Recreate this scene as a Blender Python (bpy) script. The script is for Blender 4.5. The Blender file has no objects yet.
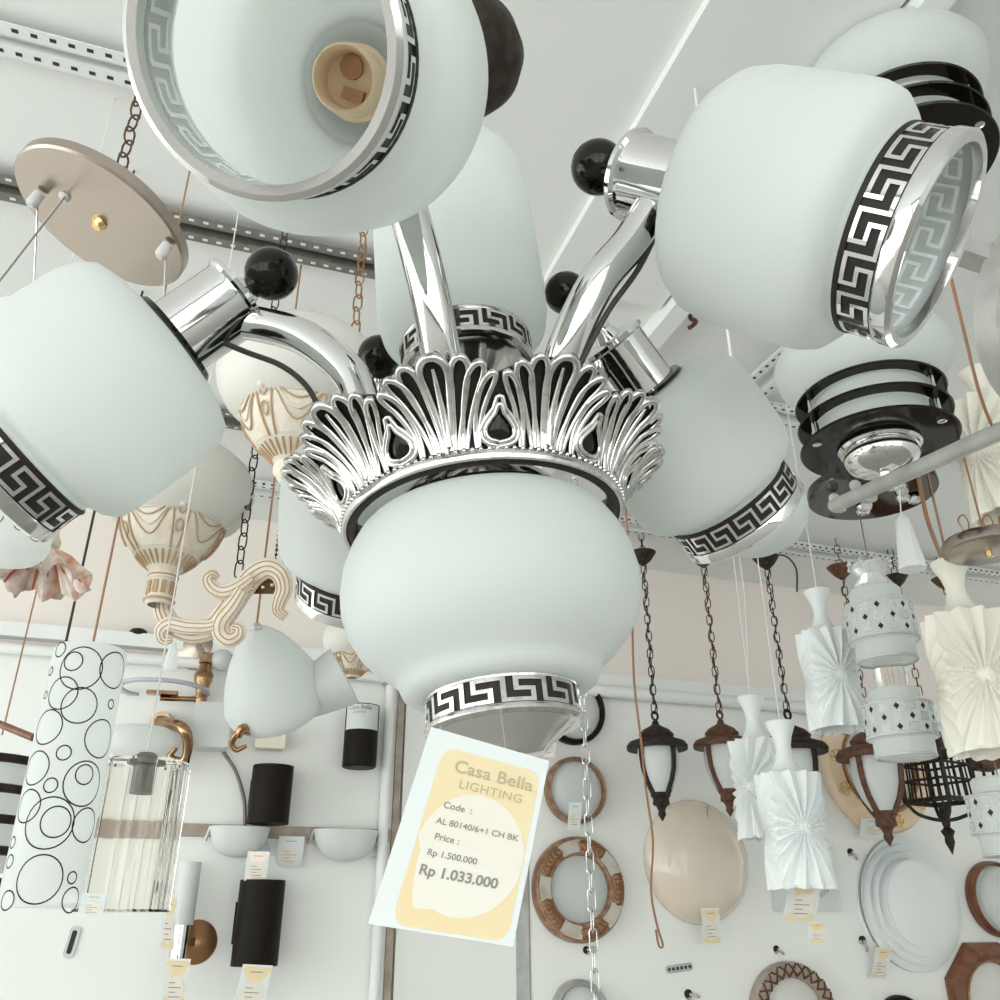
import bpy, bmesh, math, random
from mathutils import Matrix, Vector as V
random.seed(7)
PI = math.pi
S = bpy.context.scene
COL = S.collection

# ------------------------------------------------------------------ camera
CAMZ = 1.5
TH = math.radians(25.5)
FPX = 880.0
cam_data = bpy.data.cameras.new('camera')
cam_data.sensor_width = 36.0
cam_data.lens = 36.0 * FPX / 1000.0
cam_data.clip_start = 0.02
cam = bpy.data.objects.new('camera', cam_data)
cam.location = (0, 0, CAMZ)
cam.rotation_euler = (PI / 2 + TH, 0, 0)
COL.objects.link(cam)
S.camera = cam

# ------------------------------------------------------------------ light
S.view_settings.view_transform = 'Standard'
S.view_settings.look = 'None'
S.view_settings.gamma = 1.0
S.view_settings.use_curve_mapping = False
S.view_settings.exposure = 0.78
world = bpy.data.worlds.new('daylight')
S.world = world
world.use_nodes = True
bg = world.node_tree.nodes['Background']
bg.inputs[0].default_value = (0.955, 1.0, 0.98, 1)
bg.inputs[1].default_value = 1.55

def area(name, loc, target, sx, sy, power, color=(1, 1, 1)):
    l = bpy.data.lights.new(name, 'AREA')
    l.shape = 'RECTANGLE'; l.size = sx; l.size_y = sy; l.energy = power; l.color = color
    o = bpy.data.objects.new(name, l); COL.objects.link(o)
    o.location = loc
    o.rotation_euler = (V(target) - V(loc)).to_track_quat('-Z', 'Y').to_euler()
    return o
area('shopfront_daylight', (-0.6, -2.9, 1.5), (0.2, 2.5, 1.9), 4.2, 2.2, 18, (0.95, 1.0, 0.98))
area('side_area_light', (-3.3, 0.6, 1.3), (0.5, 1.6, 1.9), 2.0, 1.8, 12, (0.97, 1.0, 0.98))  # soft area light added on the left; no door stands there

# ------------------------------------------------------------------ geometry of the place
FWD = V((0, math.cos(TH), math.sin(TH)))
UPC = V((0, -math.sin(TH), math.cos(TH)))
C0 = V((0, 0, CAMZ))
YAW = math.radians(18.6)
AW = V((math.cos(YAW), math.sin(YAW), 0))          # along the back wall
NW = V((math.sin(YAW), -math.cos(YAW), 0))         # out of the back wall
BW = -NW
UZ = V((0, 0, 1))
WD = 3.25                                          # wall distance
CEIL = CAMZ + 1.40

def ray(px, py):
    return V(((px - 500) / FPX, 0, 0)) + UPC * ((500 - py) / FPX) + FWD
def P(px, py, z):
    return C0 + ray(px, py) * z
def zof(p):
    return (p - C0).dot(FWD)
def pix(p):
    d = p - C0; z = d.dot(FWD)
    return 500 + FPX * d.x / z, 500 - FPX * d.dot(UPC) / z
def W(px, py, off=0.0):                            # a point on the back wall, off metres in front of it
    d = ray(px, py)
    return C0 + d * ((WD - off) / d.dot(BW))
def CE(px, py, drop=0.0):
    d = ray(px, py)
    return C0 + d * ((CEIL - drop - CAMZ) / d.z)
def up_to(p, py):                                  # point straight above p at the row py
    lo, hi = p.z - 2, CEIL
    f = lambda z: pix(V((p.x, p.y, z)))[1]
    for _ in range(50):
        m = (lo + hi) / 2
        if f(m) > py: lo = m
        else: hi = m
    return V((p.x, p.y, (lo + hi) / 2))
def at_ceiling(p, drop=0.0):
    return V((p.x, p.y, CEIL - drop))
def msz(px, z):                                    # metres covered by px pixels at depth z
    return px * z / FPX

def fr(o, zdir, xh=None):
    z = V(zdir).normalized()
    x = V(xh) if xh is not None else (V((0, 0, 1)) if abs(z.z) < 0.9 else V((1, 0, 0)))
    x = (x - z * x.dot(z)).normalized()
    y = z.cross(x)
    M = Matrix((x, y, z)).transposed().to_4x4()
    M.translation = V(o)
    return M
def wallM(p):                                      # X along wall, Y up, Z out of the wall
    M = Matrix((AW, UZ, NW)).transposed().to_4x4(); M.translation = p
    return M
def upM(p, rot=0.0):
    return Matrix.Translation(p) @ Matrix.Rotation(rot, 4, 'Z')

# ------------------------------------------------------------------ materials
MATS = {}
def mat(name, col, rough=0.5, metal=0.0, trans=0.0, transl=0.0, ior=1.45, noise=None, spec=0.5, coat=0.0, bump=None, stretch=None, sss=0.0):
    m = bpy.data.materials.new(name); m.use_nodes = True
    nt = m.node_tree; b = nt.nodes['Principled BSDF']; out = nt.nodes['Material Output']
    c = (*col, 1)
    b.inputs['Base Color'].default_value = c
    b.inputs['Roughness'].default_value = rough
    b.inputs['Metallic'].default_value = metal
    b.inputs['Transmission Weight'].default_value = trans
    b.inputs['IOR'].default_value = ior
    b.inputs['Specular IOR Level'].default_value = spec
    b.inputs['Coat Weight'].default_value = coat
    if noise or bump:
        tc = nt.nodes.new('ShaderNodeTexCoord')
        src = tc.outputs['Object']
        if stretch:
            mp = nt.nodes.new('ShaderNodeMapping'); mp.inputs['Scale'].default_value = stretch
            nt.links.new(src, mp.inputs[0]); src = mp.outputs[0]
    if noise:
        sc, col2, lo, hi = noise
        n = nt.nodes.new('ShaderNodeTexNoise'); n.inputs['Scale'].default_value = sc; n.inputs['Detail'].default_value = 5
        nt.links.new(src, n.inputs['Vector'])
        r = nt.nodes.new('ShaderNodeValToRGB')
        r.color_ramp.elements[0].position = lo; r.color_ramp.elements[1].position = hi
        r.color_ramp.elements[0].color = c; r.color_ramp.elements[1].color = (*col2, 1)
        nt.links.new(n.outputs['Fac'], r.inputs[0]); nt.links.new(r.outputs[0], b.inputs['Base Color'])
    if bump:
        n2 = nt.nodes.new('ShaderNodeTexNoise'); n2.inputs['Scale'].default_value = bump[0]; n2.inputs['Detail'].default_value = 4
        nt.links.new(src, n2.inputs['Vector'])
        bp = nt.nodes.new('ShaderNodeBump'); bp.inputs['Strength'].default_value = bump[1]; bp.inputs['Distance'].default_value = 0.01
        nt.links.new(n2.outputs['Fac'], bp.inputs['Height']); nt.links.new(bp.outputs[0], b.inputs['Normal'])
    if transl:
        t = nt.nodes.new('ShaderNodeBsdfTranslucent'); t.inputs[0].default_value = c
        mx = nt.nodes.new('ShaderNodeMixShader'); mx.inputs[0].default_value = transl
        nt.links.new(b.outputs[0], mx.inputs[1]); nt.links.new(t.outputs[0], mx.inputs[2]); nt.links.new(mx.outputs[0], out.inputs[0])
    MATS[name] = m
    return m
mat('opal', (0.905, 0.926, 0.914), 0.4, transl=0.66)
mat('opal_warm', (0.86, 0.84, 0.78), 0.4, transl=0.3, noise=(7, (0.84, 0.83, 0.80), 0.35, 0.7))
mat('opal_grey', (0.80, 0.82, 0.81), 0.4, transl=0.3)
mat('opal_clear', (0.86, 0.87, 0.86), 0.35, trans=0.35, transl=0.2)
mat('chrome', (0.70, 0.695, 0.685), 0.07, 1.0, bump=(9, 0.06))
mat('silver', (0.64, 0.63, 0.61), 0.13, 1.0, noise=(160, (0.42, 0.40, 0.37), 0.5, 0.75))
mat('black_groove', (0.022, 0.018, 0.015), 0.5, spec=0.25)
mat('black_gloss', (0.008, 0.006, 0.004), 0.08, spec=0.3)
mat('black_satin', (0.010, 0.007, 0.004), 0.5, spec=0.15)
mat('black_iron', (0.020, 0.014, 0.011), 0.55, spec=0.2, noise=(60, (0.05, 0.035, 0.025), 0.4, 0.7))
mat('brown_iron', (0.085, 0.040, 0.025), 0.5, spec=0.25, noise=(60, (0.15, 0.075, 0.045), 0.4, 0.7))
mat('dark_cable', (0.03, 0.024, 0.02), 0.5)
mat('brown_cord', (0.33, 0.17, 0.085), 0.5)
mat('white_cord', (0.72, 0.71, 0.68), 0.5)
mat('white_paint', (0.80, 0.81, 0.79), 0.5, noise=(3, (0.76, 0.77, 0.75), 0.4, 0.7))
mat('ceiling_paint', (0.78, 0.79, 0.77), 0.8, noise=(1.7, (0.75, 0.76, 0.74), 0.35, 0.7))
mat('board_paint', (0.84, 0.845, 0.81), 0.7, noise=(2.2, (0.80, 0.805, 0.77), 0.35, 0.7))
mat('band_paint', (0.82, 0.75, 0.695), 0.8, noise=(2.5, (0.79, 0.72, 0.665), 0.35, 0.7))
mat('wood_edge', (0.34, 0.27, 0.22), 0.6, noise=(20, (0.45, 0.38, 0.32), 0.4, 0.7))
mat('floor_tile', (0.40, 0.385, 0.365), 0.35)
mat('dark_frame', (0.05, 0.045, 0.04), 0.5)
mat('galvanised', (0.50, 0.50, 0.48), 0.42, 0.55, noise=(30, (0.40, 0.40, 0.38), 0.35, 0.7))
mat('rail_grey', (0.17, 0.165, 0.15), 0.5, 0.3, noise=(40, (0.22, 0.21, 0.19), 0.4, 0.7))
mat('rail_white', (0.72, 0.73, 0.71), 0.5)
mat('hole_dark', (0.03, 0.03, 0.03), 0.8)
mat('nickel', (0.43, 0.365, 0.315), 0.27, 1.0, bump=(6, 0.05), stretch=(1, 12, 1))
mat('brass', (0.26, 0.14, 0.07), 0.18, 1.0, noise=(14, (0.50, 0.33, 0.19), 0.35, 0.65))
mat('gold', (0.80, 0.58, 0.25), 0.22, 1.0)
mat('steel_chain', (0.55, 0.55, 0.54), 0.25, 1.0)
mat('cream_gold', (0.74, 0.68, 0.58), 0.5, noise=(35, (0.66, 0.54, 0.40), 0.52, 0.75))
mat('gilt_line', (0.46, 0.31, 0.18), 0.45)
mat('ceramic', (0.82, 0.62, 0.42), 0.4)
mat('copper', (0.35, 0.18, 0.09), 0.35, 0.8)
mat('paper', (0.80, 0.83, 0.82), 0.6, transl=0.25)
mat('print_yellow', (0.70, 0.56, 0.33), 0.6, noise=(14, (0.72, 0.62, 0.42), 0.35, 0.75))
mat('print_cream', (0.70, 0.67, 0.60), 0.6, noise=(9, (0.71, 0.64, 0.55), 0.4, 0.75))
mat('print_pink', (0.86, 0.72, 0.64), 0.6)
mat('ink_grey', (0.24, 0.23, 0.20), 0.7)
mat('ink_olive', (0.44, 0.38, 0.25), 0.7)
mat('pleat_white', (0.80, 0.825, 0.82), 0.5, transl=0.05)
mat('pleat_cream', (0.86, 0.83, 0.74), 0.5, transl=0.12)
mat('print_line', (0.03, 0.032, 0.032), 0.5, spec=0.1)
mat('print_light', (0.55, 0.57, 0.57), 0.5)
mat('ring_line', (0.02, 0.022, 0.022), 0.5, spec=0.1)
mat('inner_key', (0.66, 0.70, 0.70), 0.4)
mat('clear_glass', (0.96, 0.945, 0.915), 0.03, trans=1.0, ior=1.3)
mat('lilac_glass', (0.62, 0.62, 0.72), 0.2, trans=0.4)
mat('beige_glass', (0.76, 0.67, 0.56), 0.12, noise=(3.2, (0.66, 0.56, 0.47), 0.35, 0.7), coat=0.5)
mat('wood_brown', (0.13, 0.045, 0.02), 0.4, noise=(18, (0.22, 0.09, 0.04), 0.35, 0.7), stretch=(1, 6, 1))
mat('bronze_ring', (0.24, 0.13, 0.075), 0.35, 0.4, noise=(40, (0.42, 0.27, 0.17), 0.4, 0.7))
mat('marble_patch', (0.50, 0.47, 0.41), 0.35, noise=(22, (0.36, 0.29, 0.22), 0.45, 0.75))
mat('woven', (0.40, 0.33, 0.28), 0.5, noise=(60, (0.30, 0.23, 0.18), 0.4, 0.7))
mat('peach', (0.78, 0.58, 0.40), 0.4, noise=(10, (0.80, 0.66, 0.50), 0.4, 0.7))
mat('rose_red', (0.50, 0.15, 0.06), 0.5)
mat('rose_white', (0.84, 0.74, 0.68), 0.45, noise=(28, (0.60, 0.26, 0.14), 0.45, 0.66))
mat('mirror_black', (0.10, 0.09, 0.08), 0.05, 1.0)
mat('crystal', (0.95, 0.95, 0.95), 0.05, trans=0.6)
mat('smoke', (0.55, 0.55, 0.54), 0.3)

# ------------------------------------------------------------------ mesh builder (world coordinates)
class MB:
    def __init__(s):
        s.v = []; s.f = []; s.m = []
    def add(s, vs, fs, m=0):
        n = len(s.v); s.v += [V(p) for p in vs]
        for f in fs:
            s.f.append([i + n for i in f]); s.m.append(m)
    def lathe(s, prof, M, seg=40, m=0, a0=0.0, a1=2 * PI):
        full = abs(a1 - a0 - 2 * PI) < 1e-6
        rings = []; vs = []; fs = []
        n = seg if full else seg + 1
        for r, z in prof:
            if r < 1e-6:
                rings.append([len(vs)] * n); vs.append(M @ V((0, 0, z)))
            else:
                ids = []
                for k in range(n):
                    a = a0 + (a1 - a0) * k / seg
                    ids.append(len(vs)); vs.append(M @ V((r * math.cos(a), r * math.sin(a), z)))
                rings.append(ids)
        for A, B in zip(rings, rings[1:]):
            for k in range(seg):
                k2 = (k + 1) % n
                q = [A[k], A[k2], B[k2], B[k]]
                q2 = []
                for i in q:
                    if i not in q2: q2.append(i)
                if len(q2) >= 3: fs.append(q2)
        s.add(vs, fs, m)
    def tube(s, pts, r, seg=8, m=0, closed=False, sx=1.0, flat=None):
        pts = [V(p) for p in pts]; n = len(pts)
        rs = r if isinstance(r, (list, tuple)) else [r] * n
        tg = []
        for i in range(n):
            a = pts[(i - 1) % n] if (closed or i > 0) else pts[0]
            b = pts[(i + 1) % n] if (closed or i < n - 1) else pts[-1]
            d = b - a
            tg.append(d.normalized() if d.length > 1e-9 else V((0, 0, 1)))
        x = V((0, 0, 1)) if abs(tg[0].z) < 0.9 else V((1, 0, 0))
        if flat is not None: x = V(flat)
        vs = []; fs = []
        for i in range(n):
            t = tg[i]
            if flat is not None: x = V(flat)
            x = x - t * x.dot(t)
            x = x.normalized() if x.length > 1e-6 else t.orthogonal().normalized()
            y = t.cross(x)
            for k in range(seg):
                a = 2 * PI * k / seg
                vs.append(pts[i] + (x * math.cos(a) * sx + y * math.sin(a)) * rs[i])
        L = n if closed else n - 1
        for i in range(L):
            j = (i + 1) % n
            for k in range(seg):
                k2 = (k + 1) % seg
                fs.append([i * seg + k, i * seg + k2, j * seg + k2, j * seg + k])
        if not closed:
            fs.append(list(range(seg))[::-1]); fs.append([(n - 1) * seg + k for k in range(seg)])
        s.add(vs, fs, m)
    def box(s, M, sx, sy, sz, m=0, bev=0.0):
        hx, hy, hz = sx / 2, sy / 2, sz / 2
        if bev <= 0:
            vs = [M @ V((x, y, z)) for x in (-hx, hx) for y in (-hy, hy) for z in (-hz, hz)]
            s.add(vs, [[0, 1, 3, 2], [4, 6, 7, 5], [0, 4, 5, 1], [2, 3, 7, 6], [0, 2, 6, 4], [1, 5, 7, 3]], m)
        else:
            o = rrect(sx, sy, bev)
            s.prism(o, M, -hz, hz, m)
    def prism(s, outline, M, z0, z1, m=0):
        n = len(outline)
        vs = [M @ V((x, y, z0)) for x, y in outline] + [M @ V((x, y, z1)) for x, y in outline]
        fs = [list(range(n))[::-1], list(range(n, 2 * n))] + [[k, (k + 1) % n, n + (k + 1) % n, n + k] for k in range(n)]
        s.add(vs, fs, m)
    def sphere(s, c, r, m=0, seg=24, sz=1.0, M=None):
        M = M or Matrix.Translation(V(c))
        pr = [(r * math.sin(PI * k / 12), -r * sz * math.cos(PI * k / 12)) for k in range(13)]
        pr[0] = (0, -r * sz); pr[-1] = (0, r * sz)
        s.lathe(pr, M, seg, m)
    def bar(s, a, b, w, m=0, h=None, up=None):
        a = V(a); b = V(b); d = b - a
        M = fr((a + b) / 2, d, up if up is not None else None)
        s.box(M, w, h or w, d.length, m)
    def chain(s, a, b, L=0.03, w=0.009, r=0.0016, m=0):
        a = V(a); b = V(b); D = (b - a).length
        n = max(1, round(D / (L * 0.80))); st = D / n; L2 = st / 0.80
        d = (b - a).normalized(); X = d.orthogonal().normalized(); Y = d.cross(X)
        for i in range(n):
            c = a + d * (st * (i + 0.5)); A = X if i % 2 else Y
            A = (A * math.cos(0.4) + (d.cross(A)) * math.sin(0.4))
            pts = []
            hl = L2 / 2 - w
            for k in range(5):
                t = PI * k / 4; pts.append(c + d * (hl + w * math.sin(t)) + A * (w * math.cos(t)))
            for k in range(5):
                t = PI + PI * k / 4; pts.append(c + d * (-hl + w * math.sin(t)) + A * (w * math.cos(t)))
            s.tube(pts, r, 5, m, closed=True)

def rrect(sx, sy, r, n=5):
    o = []
    for cx, cy, a in ((sx / 2 - r, sy / 2 - r, 0), (-sx / 2 + r, sy / 2 - r, PI / 2), (-sx / 2 + r, -sy / 2 + r, PI), (sx / 2 - r, -sy / 2 + r, 1.5 * PI)):
        for k in range(n + 1):
            t = a + PI / 2 * k / n; o.append((cx + r * math.cos(t), cy + r * math.sin(t)))
    return o
def bez(pts, n=24):                                # smooth curve through the points (Catmull-Rom)
    pts = [V(p) for p in pts]
    Q = [2 * pts[0] - pts[1]] + pts + [2 * pts[-1] - pts[-2]]
    out = []; seg = len(pts) - 1; per = max(2, n // seg)
    for i in range(seg):
        p0, p1, p2, p3 = Q[i:i + 4]
        for k in range(per):
            t = k / per
            out.append(0.5 * ((2 * p1) + (p2 - p0) * t + (2 * p0 - 5 * p1 + 4 * p2 - p3) * t * t + (3 * p1 - p0 - 3 * p2 + p3) * t ** 3))
    out.append(pts[-1])
    return out
def build(name, mb, mats, parent=None, angle=40):
    me = bpy.data.meshes.new(name)
    Mi = parent.matrix_world.inverted() if parent is not None else None
    root = None
    if parent is None:
        c = sum(mb.v, V((0, 0, 0))) / len(mb.v)
        Mi = Matrix.Translation(-c); root = c
    elif parent.get('_o') is not None: pass
    me.from_pydata([Mi @ p for p in mb.v], [], mb.f)
    if isinstance(mats, str): mats = [mats]
    for k in mats: me.materials.append(MATS[k])
    me.polygons.foreach_set('material_index', mb.m)
    bm = bmesh.new(); bm.from_mesh(me)
    bmesh.ops.recalc_face_normals(bm, faces=bm.faces)
    bm.to_mesh(me); bm.free()
    me.polygons.foreach_set('use_smooth', [True] * len(me.polygons))
    me.set_sharp_from_angle(angle=math.radians(angle))
    me.update()
    o = bpy.data.objects.new(name, me); COL.objects.link(o)
    if parent is not None: o.parent = parent; o.matrix_world = parent.matrix_world.copy()
    else: o.location = root
    if parent is not None: o.matrix_local = Matrix.Identity(4)
    return o
def thing(name, label, cat, loc, group=None):
    o = bpy.data.objects.new(name, None); COL.objects.link(o)
    o.empty_display_size = 0.05
    o.location = loc; o.matrix_world = Matrix.Translation(V(loc))
    o['label'] = label; o['category'] = cat
    if group: o['group'] = group
    return o
def tag(o, label, cat, group=None):
    o['label'] = label; o['category'] = cat
    if group: o['group'] = group
    return o
def struct(name, mb, mats):
    o = build(name, mb, mats); o['kind'] = 'structure'
    return o
def text_mb(body, size, M, mb, m=0, bold=0.0, sp=1.0):     # printed lettering as thin mesh
    cu = bpy.data.curves.new('lettering', 'FONT'); cu.body = body; cu.size = size; cu.extrude = 0.00002; cu.offset = bold
    cu.space_character = sp
    ob = bpy.data.objects.new('lettering', cu); COL.objects.link(ob)
    bpy.context.view_layer.update()
    me = bpy.data.meshes.new_from_object(ob)
    mb.add([M @ p.co for p in me.vertices], [list(q.vertices) for q in me.polygons], m)
    bpy.data.objects.remove(ob); bpy.data.curves.remove(cu); bpy.data.meshes.remove(me)

# ================================================================== THE ROOM
def wbox(a0, a1, z0, z1, off0, off1):              # box along the back wall
    mb = MB()
    ctr = BW * (WD - (off0 + off1) / 2) + AW * ((a0 + a1) / 2) + UZ * ((z0 + z1) / 2)
    mb.box(wallM(ctr), a1 - a0, z1 - z0, abs(off1 - off0))
    return mb
def wa(p): return (p - C0).dot(AW)
HM = W(700, 690).z                                 # height of the trunking over the boards
BO = 0.03                                          # display boards stand this far off the wall
mb = MB(); mb.box(Matrix.Translation((4.75, 0.6, CEIL / 2)), 0.1, 8.4, CEIL); struct('added_wall_right', mb, 'ceiling_paint')  # unseen wall added to cut the light coming in from the right
struct('wall_back', wbox(-3.6, 4.6, 0, CEIL, -0.08, 0.0), 'band_paint')
mb = MB(); mb.box(Matrix.Translation((0.3, 0.6, -0.03)), 9, 8.4, 0.06); struct('floor', mb, 'floor_tile')
mb = MB(); mb.box(Matrix.Translation((0.3, 0.6, CEIL + 0.03)), 9, 8.4, 0.06); struct('ceiling', mb, 'ceiling_paint')
aL = wa(W(404, 760, BO)); aR = wa(W(516, 930, BO))
struct('trim_1', wbox(aL, aR, 0.2, HM - 0.03, 0, BO), 'board_paint')
struct('trim_2', wbox(aR + 0.06, 4.5, 0.2, HM - 0.03, 0, BO), 'board_paint')
zs = W(300, 833, BO).z
struct('trim_3', wbox(-3.5, aL - 0.035, zs + 0.02, HM - 0.05, 0, BO), 'board_paint')
struct('trim_4', wbox(-3.5, aL - 0.035, 0.2, zs - 0.02, 0, BO), 'board_paint')
struct('trim_5', wbox(-3.5, aL - 0.036, zs - 0.019, zs + 0.019, 0, BO + 0.012), 'wood_edge')
struct('trim_6', wbox(aL - 0.034, aL - 0.012, 0.2, HM - 0.04, 0, BO + 0.012), 'wood_edge')
struct('trim_7', wbox(-3.5, 4.5, HM - 0.028, HM + 0.02, 0.0, 0.05), 'white_paint')
def pipe_wall(name, pts, r):
    mb = MB(); mb.tube(pts, r, 12); struct(name, mb, 'white_paint')
oP = BO + 0.035
pp = lambda a, z: BW * (WD - oP) + AW * a + UZ * z
pipe_wall('trim_8', [pp(-3.4, HM - 0.075), pp(aL - 0.09, HM - 0.075)], 0.018)
pipe_wall('trim_9', [pp(aL - 0.07, HM - 0.10), pp(aL - 0.07, 0.3)], 0.018)
mb = MB(); c = pp(aL - 0.07, HM - 0.075); mb.box(wallM(c), 0.055, 0.05, 0.05, bev=0.01); struct('trim_10', mb, 'galvanised')
pipe_wall('trim_11', [pp(aR + 0.1, HM - 0.055), pp(4.4, HM - 0.055)], 0.026)
struct('trim_12', wbox(aR + 0.005, aR + 0.055, 0.2, HM - 0.03, 0, 0.012), 'galvanised')

# ceiling beam and trunking run towards the wall
def cbar(p0, p1, w, h, drop=0.0):
    mb = MB(); a = CE(*p0); b = CE(*p1); d = b - a
    M = fr((a + b) / 2 - UZ * (drop + h / 2), d, UZ); mb.box(M, h, w, d.length); return mb
def bdir(px, py, t):                               # walk from a ceiling point along the wall normal
    return CE(px, py) + BW * t
def bbar(px, py, t0, t1, w, h, shift=0.0):
    mb = MB(); a = bdir(px, py, t0) + AW * shift; b = bdir(px, py, t1) + AW * shift
    M = fr((a + b) / 2 - UZ * (h / 2 - 0.001), b - a, UZ); mb.box(M, h, w, (b - a).length); return mb
p0 = CE(660, 80); p1 = CE(645, 322)
wB = (p1 - p0).dot(AW)
struct('trim_13', bbar(668, 62, -2.4, 0.62, abs(wB), 0.022, wB / 2), 'ceiling_paint')
struct('trim_14', bbar(645, 322, -2.2, 1.2, 0.05, 0.05, 0.03), 'white_paint')
# unseen shopfront behind the camera: dark mullions added for streaks in the chrome
mb = MB()
for x in (-3.4, -1.7, 0.0, 1.7, 3.4): mb.box(Matrix.Translation((x, -3.3, 1.42)), 0.10, 0.08, 2.9)
for z in (0.06, 2.2, 2.84): mb.box(Matrix.Translation((0, -3.3, z)), 6.9, 0.08, 0.12)
struct('added_mullions_1', mb, 'dark_frame')

# slotted steel rails under the ceiling
def slotted_rail(a, b, w, h, mcol, label, pitch=0.03, rows=(0.0,), hole=0.006, up=0.0):
    a = V(a); b = V(b); d = (b - a).normalized(); side = d.cross(UZ).normalized()
    mb = MB()
    L = (b - a).length
    mb.box(fr((a + b) / 2 - UZ * 0.0015, d, UZ), 0.003, w, L)                       # web
    for sg in (-1, 1):
        mb.box(fr((a + b) / 2 + side * (sg * w / 2) - UZ * (h / 2), d, UZ), h, 0.003, L)   # flanges
        mb.box(fr((a + b) / 2 + side * (sg * (w / 2 + 0.012)) - UZ * h, d, UZ), 0.003, 0.026, L)
    n = int(L / pitch)
    for i in range(n):
        c = a + d * (pitch * (i + 0.5))
        for sg in (-1, 1):
            mb.box(fr(c + side * (sg * (w / 2 + 0.013)) - UZ * (h + 0.0011), d, UZ), 0.0012, 0.008, 0.011, m=1)
            mb.box(fr(c + side * (sg * (w / 2 + 0.001)) - UZ * (h / 2), d, UZ), 0.010, 0.0042, 0.010, m=1)
    o = build('slotted_rail', mb, [mcol[0], mcol[1]])
    return tag(o, label, 'rail', 'slotted rails on the ceiling')
def arail(px, py, t0, t1, *k, **kw):
    p = CE(px, py); return slotted_rail(p + AW * t0, p + AW * t1, *k, **kw)
def brail(px, py, t0, t1, *k, **kw):
    p = CE(px, py); return slotted_rail(p + BW * t0, p + BW * t1, *k, **kw)
WHT = ('rail_white', 'hole_dark'); GRY = ('rail_grey', 'rail_white')
arail(60, 46, -0.8, 0.5, 0.022, 0.018, WHT, 'white slotted rail at the ceiling in the top left corner, nearest to the viewer')
arail(200, 222, -1.2, 0.42, 0.030, 0.022, GRY, 'dark grey slotted rail running behind the round nickel canopy disc')
arail(226, 414, -1.6, 0.55, 0.05, 0.02, GRY, 'dark grey slotted rail glimpsed below the left chandelier shade')
arail(265, 484, -2.0, 0.25, 0.05, 0.03, WHT, 'white slotted rail above the two beaded strings left of the crown')
arail(790, 410, -0.10, 1.6, 0.05, 0.03, WHT, 'white slotted rail just left of the triple black ring lamp')
arail(880, 556, -1.3, 1.6, 0.05, 0.03, WHT, 'white slotted rail far back over the hanging lanterns')
brail(770, 366, -0.32, 0.16, 0.05, 0.03, WHT, 'white slotted rail running away beside the right rear chandelier shade')

# ================================================================== CHANDELIER
CHC = P(484, 525, 0.65)
ax = (V((-0.10, 0, 0)) + UPC * 0.88 + FWD * 0.46).normalized()
CH = fr(CHC, ax, V((1, 0, 0)) )
def chp(s): return CHC + ax * s
chand = thing('chandelier', 'large chrome chandelier with black ball finials, white glass shades and silver leaf crown', 'chandelier', chp(0.0))

def key_ring(mb, M, r, z0, z1, n, ms, mk, lip=0.0, mi=None, top=None, wu=0.062, wv=0.068):
    """dark band between two bright rims with a raised key pattern; z runs along the shade axis"""
    h = z1 - z0
    mb.lathe([(r, z0), (r, z1)], M, 64, mk)
    mb.lathe([(r - 0.001, z0 - 0.0022), (r + 0.0016, z0 - 0.0018), (r + 0.0018, z0), (r + 0.0012, z0 + 0.0014), (r, z0 + 0.0014)], M, 64, ms if top is None else top)
    mb.lathe([(r, z1 - 0.001), (r + 0.0016, z1 - 0.0006), (r + 0.0022, z1 + 0.001), (r + 0.0022, z1 + lip), (r - 0.0005, z1 + lip + 0.002), (r - 0.0045, z1 + lip + 0.0014), (r - 0.0052, z1 + lip - 0.004)], M, 64, ms)
    path = [(0, .13), (.70, .13), (.70, .50), (.30, .50), (.30, .87), (1, .87), (1, .13)]
    def quad(u0, v0, u1, v1, rr, rb, m):
        k = max(1, int((u1 - u0) * 5)); vs = []; fs = []
        for i in range(k + 1):
            a = 2 * PI * (u0 + (u1 - u0) * i / k) / n
            for v, q in ((v0, rb), (v0, rr), (v1, rr), (v1, rb)):
                vs.append(M @ V((q * math.cos(a), q * math.sin(a), z0 + h * v)))
        for i in range(k):
            for j in range(3):
                fs.append([4 * i + j, 4 * i + j + 1, 4 * i + 5 + j, 4 * i + 4 + j])
        fs.append([0, 1, 2, 3]); fs.append([4 * k + 3, 4 * k + 2, 4 * k + 1, 4 * k])
        mb.add(vs, fs, m)
    for i in range(n):
        for (a, b), (c, d) in zip(path, path[1:]):
            u0, u1 = sorted((a, c)); v0, v1 = sorted((b, d))
            quad(i + u0 - wu, v0 - wv, i + u1 + wu, v1 + wv, r + 0.0011, r - 0.0002, ms)
            if mi is not None:
                quad(i + u0 - wu, v0 - wv, i + u1 + wu, v1 + wv, r - 0.0042, r - 0.0036, mi)

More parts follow.
